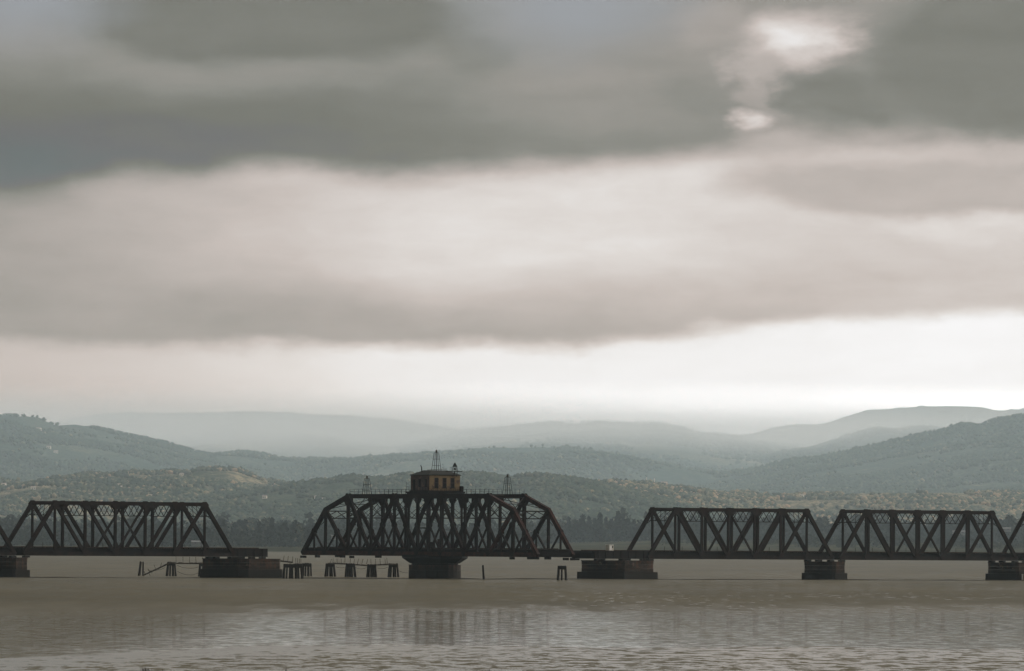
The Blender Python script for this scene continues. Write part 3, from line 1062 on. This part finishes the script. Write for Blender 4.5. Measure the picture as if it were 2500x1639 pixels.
# hipped roof with a flat-ish ridge
e = .22
rb = [(-hx - e, -hy - e), (hx + e, -hy - e), (hx + e, hy + e), (-hx - e, hy + e)]
rt = [(-1.6, -2.0), (1.6, -2.0), (1.6, 2.0), (-1.6, 2.0)]
vs = [(x, y, HH + .02) for x, y in rb] + [(x, y, HH + .16) for x, y in rb] + [(x, y, HH + 1.12) for x, y in rt]
MB().add(vs, [(3, 2, 1, 0), (0, 1, 5, 4), (1, 2, 6, 5), (2, 3, 7, 6), (3, 0, 4, 7), (4, 5, 9, 8), (5, 6, 10, 9), (6, 7, 11, 10), (7, 4, 8, 11), (8, 9, 10, 11)]).build('roof', ROOFM, hs)
mb = MB().bar((-1.4, -1.2, HH + 1.2), (1.0, 2.2, HH + 1.42), .9, .08)
mb.build('loose_roof_board', PLANKM, hs)
mb = MB().tube((-1.3, -2.6, HH + .8), (-1.35, -2.65, HH + 1.75), .12, .11).tube((-1.35, -2.65, HH + 1.7), (-1.55, -2.75, HH + 2.2), .1, .08)
mb.build('stovepipe', STEEL_BLACK, hs)
mb = MB()
for k in range(9):
    f_ = -4.4 + k * 1.1
    mb.bar((4.4, f_, -.25), (4.4, f_, .75), .05, .05)
    mb.bar((f_, -4.55, -.25), (f_, -4.55, .75 + (1.0 if k == 0 else 0)), .05, .05)
for z in (.25, .72):
    mb.bar((4.4, -4.5, z), (4.4, 4.5, z), .04, .04).bar((-4.4, -4.55, z), (4.4, -4.55, z), .04, .04)
mb.build('railing', STEEL_BLACK, hs)['kind'] = 'stuff'
MB().box((4.2, 3.9, .35), (.5, .7, 1.2)).build('locker', STEEL_BLACK, hs)


# ------------------------------------------------------------------ skeleton light towers and the fog bell
def beacon(local, h, base, top, label):
    o = thing('beacon_tower', label, 'light tower', SWC + Vector((math.cos(-PHI) * local[0] - math.sin(-PHI) * local[1], math.sin(-PHI) * local[0] + math.cos(-PHI) * local[1], local[2])), R(20), 'skeleton light towers on the swing span')
    for sx_ in (-1, 1):
        for sy_ in (-1, 1):
            MB().bar((sx_ * base, sy_ * base, 0), (sx_ * top, sy_ * top, h * .86), .075, .075).build('leg', STEEL_BLACK, o)
    MB().tube((0, 0, 0), (0, 0, h * .92), .07, .07, 6).build('mast', STEEL_BLACK, o)
    for f_ in (.26, .56, .86):
        r = base + (top - base) * f_ / .86
        mb = MB()
        for a, b in (((-r, -r), (r, -r)), ((r, -r), (r, r)), ((r, r), (-r, r)), ((-r, r), (-r, -r))):
            mb.bar((*a, h * f_), (*b, h * f_), .06, .06)
        mb.build('ring', STEEL_BLACK, o)
    ln = MB().tube((0, 0, h * .88), (0, 0, h * .9), .28, .28, 10).build('lamp_base', STEEL_BLACK, o)
    MB().tube((0, 0, h * .9), (0, 0, h * .965), .17, .17, 10).build('lamp', PLANKM, o)
    MB().tube((0, 0, h * .965), (0, 0, h), .26, .08, 10).build('lamp_cap', STEEL_BLACK, o)
    return o


beacon((-27.9, 0, 17.6), 4.35, .85, .42, 'thin skeleton light tower left of the house, on the top chord of the swing span')
beacon((28.6, 0, 17.6), 4.45, .85, .42, 'thin skeleton light tower right of the house, on the top chord of the swing span')
beacon((0, .2, ZH + HH + 1.0), 4.5, .80, .38, 'tallest skeleton light tower, standing on the roof of the control house')

bell_loc = at(1110.5, 1151, 1738)
fb = thing('fog_bell', 'small bell lantern with a pointed cap on a plank, right end of the roof', 'fog bell', bell_loc, R(15))
MB().bar((-2.0, 0, 0), (1.6, 0, 0), .5, .16).build('plank', TIMBER, fb)
MB().tube((0, 0, 1.05), (0, 0, 1.45), .50, .32, 12).tube((0, 0, 1.45), (0, 0, 1.85), .32, .06, 12).build('cap', STEEL_BLACK, fb)
for k in range(6):
    a = k * math.pi / 3
    MB().bar((.58 * math.cos(a), .58 * math.sin(a), .08), (.44 * math.cos(a), .44 * math.sin(a), 1.08), .07, .07).build('post', STEEL_BLACK, fb)
MB().tube((0, 0, .3), (0, 0, .68), .30, .2, 12).build('bell', STEEL_BLACK, fb)
MB().tube((0, 0, .95), (0, 0, 1.06), .54, .52, 12).build('rim', STEEL_BLACK, fb)
MB().bar((0, 0, -.05), (-.2, .3, -1.1), .16, .16).build('strut', STEEL_BLACK, fb)
MB().bar((.55, 0, -.05), (.4, .2, -1.1), .07, .07).build('strut', STEEL_BLACK, fb)
for x in (-1.05, -.72): MB().bar((x, 0, .08), (x, 0, .95), .05, .05).build('pin', STEEL_BLACK, fb)


# ------------------------------------------------------------------ piers
def chamfer(b, l, c):
    return [(-b + c, -l), (b - c, -l), (b, -l + c), (b, l - c), (b - c, l), (-b + c, l), (-b, l - c), (-b, -l + c)]


def pier(tc_, b, l, label, off=W / 2, zt=3.92, foot=1.55, c=.5, extra=.45):
    o = thing('bridge_pier', label, 'bridge pier', along(tc_, off, -1.5), TH, 'stained concrete piers under the fixed spans')
    n = 3
    hgt = (zt - foot) / n
    for k in range(n):                                   # lifts of concrete with a joint between them
        MB().prism(chamfer(b - (.03 if k % 2 else 0), l - (.03 if k % 2 else 0), c), 1.5 + foot + hgt * k + (.03 if k else 0), 1.5 + foot + hgt * (k + 1)).build('concrete_lift', CONC, o)
    MB().prism(chamfer(b + extra, l + extra, c), 0, 1.5 + foot - .02, .985).build('footing', CONC, o)
    MB().prism(chamfer(b + .1, l + .1, c), 1.5 + zt - .02, 1.5 + zt + .14).build('cap_course', CONC, o)
    return o


def bearing_blocks(o, xs_, l, zt, h, w=1.2):
    for x in xs_:
        for y in (-l, l):
            MB().box((x, y, 1.5 + zt + .12 + h / 2), (w, 1.6, h)).build('bearing_block', STEEL_BLACK, o)


p0 = pier(-133.3, 1.9, 5.0, 'stained pier cut by the left edge, under the leftmost truss joint')
p3 = pier(96.1, 1.9, 5.0, 'narrow pier with orange rust on its left edge, between the two right-hand trusses')
p4 = pier(153.4, 1.9, 5.0, 'pier at the right edge with a pale gauge board on its footing')
p1 = pier(-71.4, 5.6, 7.4, 'wide left rest pier with an orange rust patch, under the blunt girder end', foot=1.9, c=1.5)
p2 = pier(34.2, 6.0, 6.9, 'wide right rest pier on a broad dark footing, below the cream cabinet', foot=1.6, c=1.9, extra=.75)
MB().bar((-1.0, -5.52, 1.6), (-1.0, -5.52, 3.0), .5, .06, (1, 0, 0)).build('gauge_board', WHITE, p4)

pv = thing('pivot_pier', 'round dark pier under the middle of the swing span with a rusty upper edge', 'bridge pier', SWC + Vector((0, 0, -1.5)), 0)
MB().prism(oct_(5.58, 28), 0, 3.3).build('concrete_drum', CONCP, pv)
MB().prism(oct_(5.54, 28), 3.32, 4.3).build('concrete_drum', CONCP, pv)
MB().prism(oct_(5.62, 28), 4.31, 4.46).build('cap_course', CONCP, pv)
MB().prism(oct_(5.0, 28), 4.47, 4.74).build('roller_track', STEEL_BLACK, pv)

# small cream cabinet on the right stub
cl = at(1488.5, 1344.6, 1772)
cl = Vector((cl.x, cl.y, ZB + 1.76))
cb = thing('electrical_cabinet', 'small cream cabinet with a dark opening, standing on the right girder stub', 'cabinet', cl, TH)
MB().box((0, 0, .62), (1.3, 1.1, 1.2)).build('case', CREAM, cb)
MB().box((0, 0, 1.26), (1.42, 1.22, .07)).build('lid', WHITE, cb)
MB().box((.33, -.565, .8), (.28, .03, .5)).build('opening', DARKIN, cb)
MB().box((-.25, -.565, .6), (.6, .025, .95)).build('door', WHITE, cb)

# ------------------------------------------------------------------ fender piles, catwalks, cables
def wl(px, ywater):
    """point on the water surface seen at that pixel"""
    d = FWD + RGT * ((px - 1250) / F) + UPV * ((819.5 - ywater) / F)
    s = -CAM.z / d.z
    return CAM + d * s


def pile_cluster(px0, px1, yb, yt, n, label, taper=.78, cap=True, group='clusters of timber fender piles', lean=0.0):
    c_ = wl((px0 + px1) / 2, yb)
    sc = c_.y / F
    wd = (px1 - px0) * sc
    h = (yb - yt) * sc
    o = thing('pile_cluster', label, 'fender piles', (c_.x, c_.y, 0), 0, group)
    rp = .19
    for k in range(n):
        f_ = (k / (n - 1) - .5) if n > 1 else 0
        for row, yo in ((0, -.55), (1, .55)):
            if row == 1 and k % 2: continue
            x0 = f_ * (wd - 2 * rp) + random.uniform(-.06, .06) + (.12 if row else 0)
            hh = h * random.uniform(.96, 1.02)
            MB().tube((x0 * 1.12 - lean * .3, yo * 1.3, -2.0), (x0 * taper + lean, yo * .6, hh), rp * 1.1, rp * .92, 8, .06).build('pile', TIMBER, o)
    if cap:
        MB().bar((-wd * taper / 2 - .05 + lean * .9, -.66, h * .86), (wd * taper / 2 + .05 + lean * .9, -.66, h * .84), .2, h * .24).build('cap_timber', TIMBER, o)
        MB().bar((-wd * taper / 2 + .1 + lean * .9, .62, h * .88), (wd * taper / 2 - .1 + lean * .9, .62, h * .88), .2, h * .2).build('cap_timber', TIMBER, o)
    return o


pile_cluster(336, 351, 1406, 1371, 2, 'pair of leaning piles at the left end, at the foot of the fallen catwalk', .55, False, lean=.25)
pile_cluster(404, 433, 1407, 1372, 4, 'pile cluster at the top of the fallen sloping catwalk', .66)
pile_cluster(483, 508, 1408, 1374, 3, 'pile cluster hard against the left side of the wide left rest pier', .7)
pile_cluster(690, 739, 1413, 1377, 7, 'broadest pile cluster, just right of the wide left rest pier', .9)
pile_cluster(737, 761, 1407, 1375, 4, 'pile cluster standing behind the broadest cluster, below the swing span tip', .9)
pile_cluster(790, 821, 1408, 1376, 5, 'splayed pile cluster at the left end of the long catwalk', .66)
pile_cluster(841, 869, 1409, 1376, 5, 'pile cluster second along the long catwalk', .72)
pile_cluster(893, 922, 1409.5, 1378, 6, 'dense pile cluster third along the long catwalk', .72)
pile_cluster(945, 975, 1409.5, 1376, 5, 'pile cluster nearest the pivot pier, at the right end of the long catwalk', .68)
pile_cluster(1359, 1384, 1417, 1381, 3, 'short stout pile cluster in open water right of the swing span', .78)
c_ = wl(1181, 1415)
o = thing('lone_pile', 'single leaning pile in the water right of the pivot pier', 'pile', (c_.x, c_.y, 0))
MB().tube((.18, 0, -2), (-.22, 0, 2.95), .27, .2, 9, .05).build('shaft', TIMBER, o)
MB().tube((-.222, 0, 2.952), (-.225, 0, 3.0), .19, .12, 9).build('worn_top', PLANKM, o)


def catwalk(pts, w, label, posts=(), group='broken timber catwalks', Yoff=0.0, wob=.04, boards=True):
    """pts: (px, py) along the deck; posts: (px foot, px head, py head)"""
    Yw = wl(pts[0][0], 1408.5).y + Yoff
    P = [at(a, b, Yw) for a, b in pts]
    o = thing('catwalk', label, 'catwalk', P[0], 0, group)
    Q = [q - P[0] for q in P]
    for a, b in zip(Q[:-1], Q[1:]):
        d = (b - a)
        for s in (-.45, .45):
            MB().bar(a + Vector((0, s, -.16)), b + Vector((0, s, -.16)), .14, .26).build('beam', PLANKM, o)
        n = max(1, int(d.length / .85))
        for k in range(n):
            if random.random() < .12: continue
            c0 = a + d * ((k + .5) / n)
            MB().bar(c0 + Vector((0, -.65, random.uniform(-.03, .05))), c0 + Vector((0, .65, random.uniform(-.03, .05))), .8, .07, d.cross(Vector((0, 1, 0)))).build('plank', PLANKM, o)
    for (pa, pb, yh) in posts:
        y0 = float(np.interp(pa, [a for a, _ in pts], [b for _, b in pts]))
        MB().bar(at(pa, y0, Yw) - P[0] + Vector((0, -.5, 0)), at(pb, yh, Yw) - P[0] + Vector((0, -.5, 0)), .10, .10).build('rail_post', PLANKM, o)
    return o


catwalk([(349, 1403.5), (372, 1393), (398, 1381), (419, 1371.5)], 1, 'fallen catwalk section sloping down into the water at the left', [(366, 361, 1389), (380, 376, 1378), (355, 350, 1393), (392, 395, 1374), (374, 370, 1400), (390, 386, 1392), (362, 367, 1406)])
catwalk([(420, 1372.5), (433, 1374), (462, 1374.2), (503, 1374.5)], 1, 'catwalk under the left truss, ending at the left rest pier', [(430, 430, 1359), (447, 447, 1359.5), (463, 463, 1360), (479, 478, 1360), (495.5, 495, 1360)])
catwalk([(655, 1364), (684, 1368.5), (715, 1372)], 1, 'short drooping catwalk right of the left rest pier', [(692, 694, 1357), (702.5, 704, 1357.5), (714.5, 715, 1359)])
catwalk([(716, 1376), (735, 1376)], 1, 'stub of catwalk on top of the broadest pile cluster', [(722.5, 722, 1363), (727, 726.5, 1363), (731, 731, 1364), (735, 734.5, 1364)])
catwalk([(800, 1374), (843, 1375.5), (868, 1377.5), (895, 1379.5), (921, 1378), (947, 1377), (968, 1376)], 1, 'long sagging catwalk across four pile clusters left of the pivot pier',
        [(806.5, 809.5, 1365), (813, 813.5, 1363), (823, 823, 1364), (833.5, 833, 1364), (842, 842.5, 1363), (854.5, 856, 1364), (863.5, 866, 1364.5), (872.5, 876, 1364.5), (883, 886.5, 1365), (894, 898, 1365), (906, 905.5, 1365), (917.5, 916.5, 1365.5), (929, 927.5, 1365.5), (941, 940, 1364.5), (946, 944, 1362)])


def cable(px0, y0, px1, y1, sag, label):
    Yw = wl((px0 + px1) / 2, 1408.5).y - 1.0
    a, b = at(px0, y0, Yw), at(px1, y1, Yw)
    mb = MB()
    prev = None
    for k in range(13):
        f_ = k / 12
        q = a.lerp(b, f_) - Vector((0, 0, sag * 4 * f_ * (1 - f_)))
        if prev is not None: mb.tube(prev, q, .035, .035, 5)
        prev = q
    o = mb.build('cable', STEEL_BLACK)
    tag(o, label, 'cable', 'slack cables between the pile clusters')


cable(433, 1381, 487, 1384, .45, 'upper slack cable between the catwalk piles left of the rest pier')
cable(433, 1395, 485, 1399, .6, 'lower slack cable between the catwalk piles left of the rest pier')
cable(820, 1384, 843, 1385, .2, 'slack cable between the first and second piles of the long catwalk')
cable(868, 1386, 895, 1386, .3, 'slack cable between the second and third piles of the long catwalk')
cable(921, 1387, 947, 1385, .25, 'slack cable between the third and fourth piles of the long catwalk')
cable(972, 1393, 996, 1399, .15, 'slack cable from the long catwalk to the pivot pier')
cable(362, 1393, 403, 1386, .3, 'slack cable hanging beneath the fallen catwalk')

# low muddy shoal that runs along the bridge line
xs_ = np.linspace(-165, 190, 240)
c0 = np.array([tuple(along(t, -4.5 - 3 * (vnoise(np.array([t / 14.0]), np.array([.5]))[0] - .5))) for t in xs_])
wd = 1.0 + 1.4 * fbm(xs_ / 9.0, xs_ * 0 + 3, 3)
hh = .02 + .22 * fbm(xs_ / 6.0, xs_ * 0 + 8, 4)
rows = []
for k, (off, hf) in enumerate(((-1, 0), (-.4, .8), (0, 1), (.4, .8), (1, 0))):
    q = c0.copy(); q[:, 0] += UY * wd * off * -1; q[:, 1] += UX * wd * off; q[:, 2] = hh * hf - (.06 if hf == 0 else 0)
    rows.append(q)
V_ = np.stack(rows, 0)
MUD = plain('wet_mud', (.030, .026, .020), .9)
MUD.node_tree.nodes['Principled BSDF'].inputs['Specular IOR Level'].default_value = 0.0
tag(link_mesh('mud_bank', fast_mesh('mud_bank', V_.reshape(-1, 3), quads(np.arange(V_.shape[0] * V_.shape[1]).reshape(V_.shape[:2]))), MUD), kind='structure')

# ------------------------------------------------------------------ woods
def ico(sub=0):
    import bmesh
    bm = bmesh.new()
    bmesh.ops.create_icosphere(bm, subdivisions=sub + 1, radius=1.0)
    v = np.array([tuple(p.co) for p in bm.verts]); f = np.array([[q.index for q in p.verts] for p in bm.faces])
    bm.free()
    return v, f


ICO_V, ICO_F = ico(0)
OCT_V = np.array([(1, 0, 0), (-.5, .87, 0), (-.5, -.87, 0), (.2, 0, 1), (-.1, 0, -1), (0, .9, .45), (0, -.9, .4)], float)
OCT_F = np.array([(0, 1, 5), (1, 3, 5), (0, 5, 3), (1, 2, 3), (2, 0, 6), (0, 3, 6), (3, 2, 6), (1, 0, 4), (2, 1, 4), (0, 2, 4)])


def blobs(name, pts, rad, hgt, tint, mat, jitter=.35, far=False):
    ICO_V, ICO_F = (OCT_V, OCT_F) if far else (globals()['ICO_V'], globals()['ICO_F'])
    """one low crown per point, each with its own uneven outline"""
    n = len(pts)
    k = len(ICO_V)
    V = np.repeat(ICO_V[None], n, 0) * (1 + RNG.uniform(-jitter, jitter, (n, k, 1)))
    ang = RNG.uniform(0, 6.28, n)
    ca, sa = np.cos(ang)[:, None], np.sin(ang)[:, None]
    x = V[..., 0] * ca - V[..., 1] * sa; y = V[..., 0] * sa + V[..., 1] * ca
    V = np.stack([x * rad[:, None], y * rad[:, None], V[..., 2] * hgt[:, None] * .5 + hgt[:, None] * .42], -1) + pts[:, None, :]
    Fc = (ICO_F[None] + (np.arange(n) * k)[:, None, None]).reshape(-1, 3)
    T = np.clip(np.repeat(tint, k) + RNG.uniform(-.08, .08, n * k), 0, 1)
    return tag(link_mesh(name, fast_mesh(name, V.reshape(-1, 3), Fc, {'tint': T}), mat), kind='stuff')


def scatter_on(hname, n, v0=.05, v1=1.0, px0=-200, px1=2700, dens=130.0, thr=.42):
    XX, YY, ZZ = HILLS[hname]
    nv_, nx__ = XX.shape
    nvv = nv_ - 3
    out, d_out = [], []
    while sum(map(len, out)) < n:
        iv = RNG.uniform(v0 * (nvv - 1), v1 * (nvv - 1), n)
        iu = RNG.uniform(0, nx__ - 1.001, n)
        a, b = iv.astype(int), iu.astype(int)
        fa, fb_ = iv - a, iu - b
        g = lambda A: (A[a, b] * (1 - fb_) + A[a, b + 1] * fb_) * (1 - fa) + (A[a + 1, b] * (1 - fb_) + A[a + 1, b + 1] * fb_) * fa
        x, y, z = g(XX), g(YY), g(ZZ)
        px = 1250 + x / y * F
        d = fbm(x / dens, y / (dens * 2.5), 3)
        keep = (px > px0) & (px < px1) & (d > thr + RNG.uniform(-.08, .08, n))
        out.append(np.stack([x, y, z], -1)[keep]); d_out.append(d[keep])
    return np.concatenate(out)[:n], np.concatenate(d_out)[:n]


def wood_on(hname, name, n, r, h, mat, mean, sd_, far=False, **kw):
    P, d = scatter_on(hname, n, **kw)
    k = len(P)
    s = RNG.uniform(.6, 1.5, k)
    tint = np.clip(mean + sd_ * RNG.standard_normal(k) - (d - .5) * .5, 0, 1)
    r, h = r * HSC, h * HSC
    blobs(name, P, r * s * RNG.uniform(.8, 1.2, k), h * s, tint, mat, .35, far)


wood_on('low_left_hill', 'low_left_hill_woods', 16000, 2.7, 5.2, SCRUB, .46, .26, thr=.54, dens=90, px1=1000)
wood_on('low_green_hill', 'low_green_hill_woods', 26000, 2.6, 5.0, SCRUB, .32, .19, thr=.42, dens=100, px0=300, px1=1900)
wood_on('low_right_hill', 'low_right_hill_woods', 26000, 2.9, 5.4, SCRUB, .60, .29, thr=.47, px0=1000, dens=90)
wood_on('right_front_hill', 'right_front_hill_woods', 36000, 4.6, 8.5, SCRUB, .26, .18, True, px0=1500, v0=.15, dens=260, thr=.45)
wood_on('left_hill', 'left_hill_woods', 26000, 4.6, 8.5, SCRUB, .24, .17, True, px1=900, v0=.2, dens=260, thr=.45)
wood_on('right_back_hill', 'right_back_hill_woods', 16000, 6.0, 10.0, SCRUB, .30, .2, True, px0=1550, v0=.4, dens=300, thr=.46)
wood_on('middle_ridge', 'middle_ridge_woods', 14000, 8.0, 12.0, SCRUB, .34, .2, True, px0=800, px1=2000, v0=.4, dens=420, thr=.47)
wood_on('middle_foothill', 'middle_foothill_woods', 20000, 5.5, 9.5, SCRUB, .30, .2, True, px0=400, px1=2000, v0=.2, dens=330, thr=.47)


def leafy(name, P, rad, hgt, tint, mat, per=44, cone=None):
    """crowns made of many leaf-clump faces spread through their volume, cone[i]=1 for conifers"""
    n = len(P)
    cone = np.zeros(n) if cone is None else cone
    u = RNG.random((n, per))
    ang = RNG.uniform(0, 6.283, (n, per))
    hz_ = .08 + .92 * u
    prof_round = np.sqrt(np.clip(1 - (2 * hz_ - 1.02) ** 2, .03, 1)) * (.75 + .5 * RNG.random((n, per)))
    prof_cone = (1.02 - hz_) * (.55 + .7 * RNG.random((n, per)))
    pr = prof_round * (1 - cone[:, None]) + prof_cone * cone[:, None]
    rr = np.sqrt(RNG.uniform(.15, 1, (n, per))) * pr * rad[:, None]
    C = np.stack([rr * np.cos(ang), rr * np.sin(ang), hz_ * hgt[:, None]], -1) + P[:, None, :]
    s = (hgt[:, None] * .085 * RNG.uniform(.6, 1.6, (n, per)))[..., None]
    A = RNG.standard_normal((n, per, 3)); A /= np.linalg.norm(A, axis=-1, keepdims=True)
    Bv = np.cross(A, RNG.standard_normal((n, per, 3))); Bv /= np.linalg.norm(Bv, axis=-1, keepdims=True)
    A = A * s; Bv = Bv * s * .8
    V = np.stack([C - A, C + Bv, C + A, C - Bv], 2).reshape(-1, 3)
    Fc = np.arange(len(V)).reshape(-1, 4)
    T = np.repeat(np.clip(tint[:, None] + RNG.uniform(-.15, .15, (n, per)), 0, 1).ravel(), 4)
    return fast_mesh(name, V, Fc, {'tint': T}), mat


def belt(n, px0, px1, Y0, Y1, h0, h1, mean, sd_, conf, name, rw=.42):
    Y_ = RNG.uniform(Y0, Y1, n)
    px = RNG.uniform(px0, px1, n)
    X_ = (px - 1250) / F * Y_
    Z_ = ground_z(X_, Y_)
    H = RNG.uniform(h0, h1, n) * (.55 + .9 * fbm(X_ / 45.0, Y_ / 300.0, 3))
    cone = (RNG.random(n) < conf).astype(float)
    H = H * (1 + .25 * cone) * .88
    tint = np.clip(mean + sd_ * RNG.standard_normal(n) - cone * .12, 0, 1)
    me, mt = leafy(name, np.stack([X_, Y_, Z_ - .3], -1), H * np.where(cone > 0, .24, rw), H, tint, WOOD)
    tag(link_mesh(name, me, mt), kind='stuff')


belt(900, -60, 1330, 7050, 7900, 8, 16, .38, .2, .25, 'left_shore_woods')
belt(700, -60, 1350, 7900, 9000, 13, 24, .44, .2, .45, 'left_back_woods')
belt(520, -60, 1400, 9200, 10800, 16, 30, .62, .2, .3, 'left_far_woods')
belt(560, 1250, 2560, 9900, 11300, 16, 30, .66, .22, .3, 'right_far_woods')
belt(1000, 1270, 2560, 9000, 9700, 12, 24, .30, .18, .45, 'right_valley_woods')
belt(320, 1950, 2560, 7400, 8600, 5, 11, .42, .2, .05, 'right_marsh_thicket')
belt(260, 1600, 2100, 7900, 8800, 4, 8, .32, .15, .0, 'middle_marsh_thicket')

# conifers that stand clear of the wood behind the first right-hand truss
TP = [(1392, 28), (1410, 24), (1426, 30), (1441, 27), (1455, 25), (1468, 31), (1482, 26), (1496, 24), (1512, 33), (1524, 30), (1536, 25), (1551, 23),
      (548, 30), (575, 27), (603, 31), (636, 29), (668, 33), (700, 28), (724, 30), (1880, 27), (2005, 24), (2062, 26), (2138, 23), (2300, 27), (2466, 28)]
for px, h in TP:
    Y_ = 8900 + (px * 37 % 300) if px > 1300 else 7300 + (px * 53 % 500)
    if px < 1300: h *= .78
    X_ = (px - 1250) / F * Y_
    z0 = float(ground_z(np.array([X_]), np.array([Y_]))[0])
    left = px < 1300
    o = thing('conifer', 'dark pointed conifer rising from the wood behind the gap left of the swing span' if left else 'dark pointed conifer rising above the valley wood right of the swing span', 'tree', (X_, Y_, z0), 0,
              'conifers above the left shore wood' if left else 'conifers above the right valley wood')
    MB().tube((0, 0, -.5), (0, 0, h * .8), .45, .1, 6).build('trunk', BARK, o)
    me, mt = leafy('crown', np.zeros((1, 3)), np.array([h * .21]), np.array([h]), np.array([.12]), WOOD, 130, np.ones(1))
    link_mesh('crown', me, mt, o)

# tips of marsh plants that just reach into the bottom of the view
mb = MB()
for px0_, px1_, n_ in ((350, 430, 9), (690, 720, 3), (1185, 1245, 9), (1470, 1515, 6), (1780, 1800, 2), (2265, 2310, 6)):
    for k in range(n_):
        Y_ = random.uniform(452, 470)
        X_ = (random.uniform(px0_, px1_) - 1250) / F * Y_
        h_ = random.uniform(.10, .22) + max(0, (470 - Y_) * .018)
        for q in range(4):
            dx_, dy_ = random.uniform(-.12, .12), random.uniform(-.12, .12)
            mb.tube((X_ + dx_ * .3, Y_ + dy_, -.05), (X_ + dx_, Y_ + dy_, h_ * random.uniform(.7, 1.25)), .018, .006, 4)
tag(mb.build('marsh_plants', TIMBER), kind='stuff')

# ------------------------------------------------------------------ houses and other small buildings far off
def on_hill(hname, px, py):
    XX, YY, ZZ = HILLS[hname]
    best = None
    for i in range(XX.shape[0] - 3):
        Xr_, Yr_ = XX[i], YY[i]
        x = (px - 1250) / F * Yr_[0]
        z = float(np.interp(x, Xr_, ZZ[i]))
        t_ = at(px, py, float(Yr_[0])).z
        if z >= t_: return Vector((x, float(Yr_[0]), z))
        best = Vector((x, float(Yr_[0]), z))
    return best


def house(loc, w, d, h, rot, label, roof=HROOF, wallm=HWALL):
    o = thing('hill_house', label, 'house', loc, rot, 'pale houses on the far hills')
    MB().box((0, 0, h / 2 - 1), (w, d, h + 2)).build('walls', wallm, o)
    a, b = w / 2 + .4, d / 2 + .4
    MB().add([(-a, -b, h), (a, -b, h), (a, b, h), (-a, b, h), (-a, 0, h + d * .28), (a, 0, h + d * .28)], [(3, 2, 1, 0), (0, 1, 5, 4), (2, 3, 4, 5), (1, 2, 5), (3, 0, 4)]).build('roof', roof, o)
    for k in range(2):
        MB().box((w * (.22 if k else -.22), -d / 2 - .03, h * .5), (w * .16, .06, h * .35)).build('window', DARKIN, o)
    return o


HS = [('left_hill', 96, 1053, 15, 'topmost pale house on the left hill'),
      ('left_hill', 109, 1063, 13, 'pale house just below the topmost one on the left hill'),
      ('left_hill', 30, 1070, 12, 'pale house on the left hill nearest the left edge'),
      ('left_hill', 121, 1100, 11, 'pale house halfway down the left hill'),
      ('left_hill', 138, 1114, 11, 'lowest pale house on the left hill'),
      ('low_left_hill', 446, 1166, 7, 'cream house just under the crest of the low left hill'),
      ('low_left_hill', 215, 1192, 6, 'pale house above the left part of the left truss'),
      ('low_left_hill', 183, 1211, 7, 'pale house right above the top chord of the left truss'),
      ('low_left_hill', 294, 1191, 6, 'left one of two neighbouring white houses above the left truss'),
      ('low_left_hill', 302, 1195, 6, 'right one of two neighbouring white houses above the left truss'),
      ('low_left_hill', 371, 1216, 7, 'white house right above the right half of the left truss'),
      ('low_left_hill', 12, 1190, 7, 'tan house on the low hill at the left edge'),
      ('low_left_hill', 84, 1198, 7, 'tan house above the top left corner of the left truss'),
      ('middle_ridge', 634, 1110, 15, 'upper pale building on the hazy slope left of the house-topped span'),
      ('middle_ridge', 692, 1136, 16, 'lower pale building on the hazy slope left of the house-topped span'),
      ('low_green_hill', 649, 1219, 6, 'pale house on the green hill between left truss and swing span'),
      ('low_green_hill', 776, 1220, 6, 'white house on the green hill above the sloping left end of the swing span'),
      ('low_green_hill', 791, 1225, 6, 'white house beside another, left of the swing span corner'),
      ('low_right_hill', 1960, 1216.6, 7, 'small bright house glowing white above the truss joint on the right'),
      ('low_right_hill', 1624, 1178, 9, 'tan house on the crest beside the thin chimneys')]
for k, (hn, px, py, w, lab) in enumerate(HS):
    w *= HSC
    house(on_hill(hn, px, py), w, w * .6, w * .42 + 1.2, R((k * 37) % 50 - 25), lab)
for px, lab in ((1581, 'left one of two thin pale chimneys on the crest right of the swing span'), (1600, 'right one of two thin pale chimneys on the crest right of the swing span')):
    b = on_hill('low_right_hill', px, 1180)
    o = thing('chimney_stack', lab, 'chimney', b, 0, 'thin pale chimneys on the crest')
    MB().tube((0, 0, -2), (0, 0, 11), 1.0, .7, 8).build('shaft', HWALL, o)
    MB().tube((0, 0, 11.02), (0, 0, 11.6), .85, .85, 8).build('collar', HROOF, o)
for px, py, Y_, w, lab in ((487, 1325, 7020, 11, 'long low white shed on the left shore seen through the left truss'), (2345, 1300, 8700, 14, 'low white shed among the trees at the right, left one of two'), (2458, 1292, 8900, 11, 'low white shed among the trees at the right edge'),
                           (820, 1310, 7010, 5, 'small white shed on the shore behind the left end of the swing span'), (2430, 1345, 7000, 3, 'tiny pale hut on the marsh behind the last right-hand truss')):
    X_ = (px - 1250) / F * Y_
    z0 = at(px, py, Y_).z - 1.2
    o = house(Vector((X_, Y_, z0)), w, w * .4, 1.7, R(8), lab, SHEDM, SHEDM)
    o['group'] = 'white sheds on the far shore'
    o['category'] = 'shed'
    o.name = 'shore_shed'
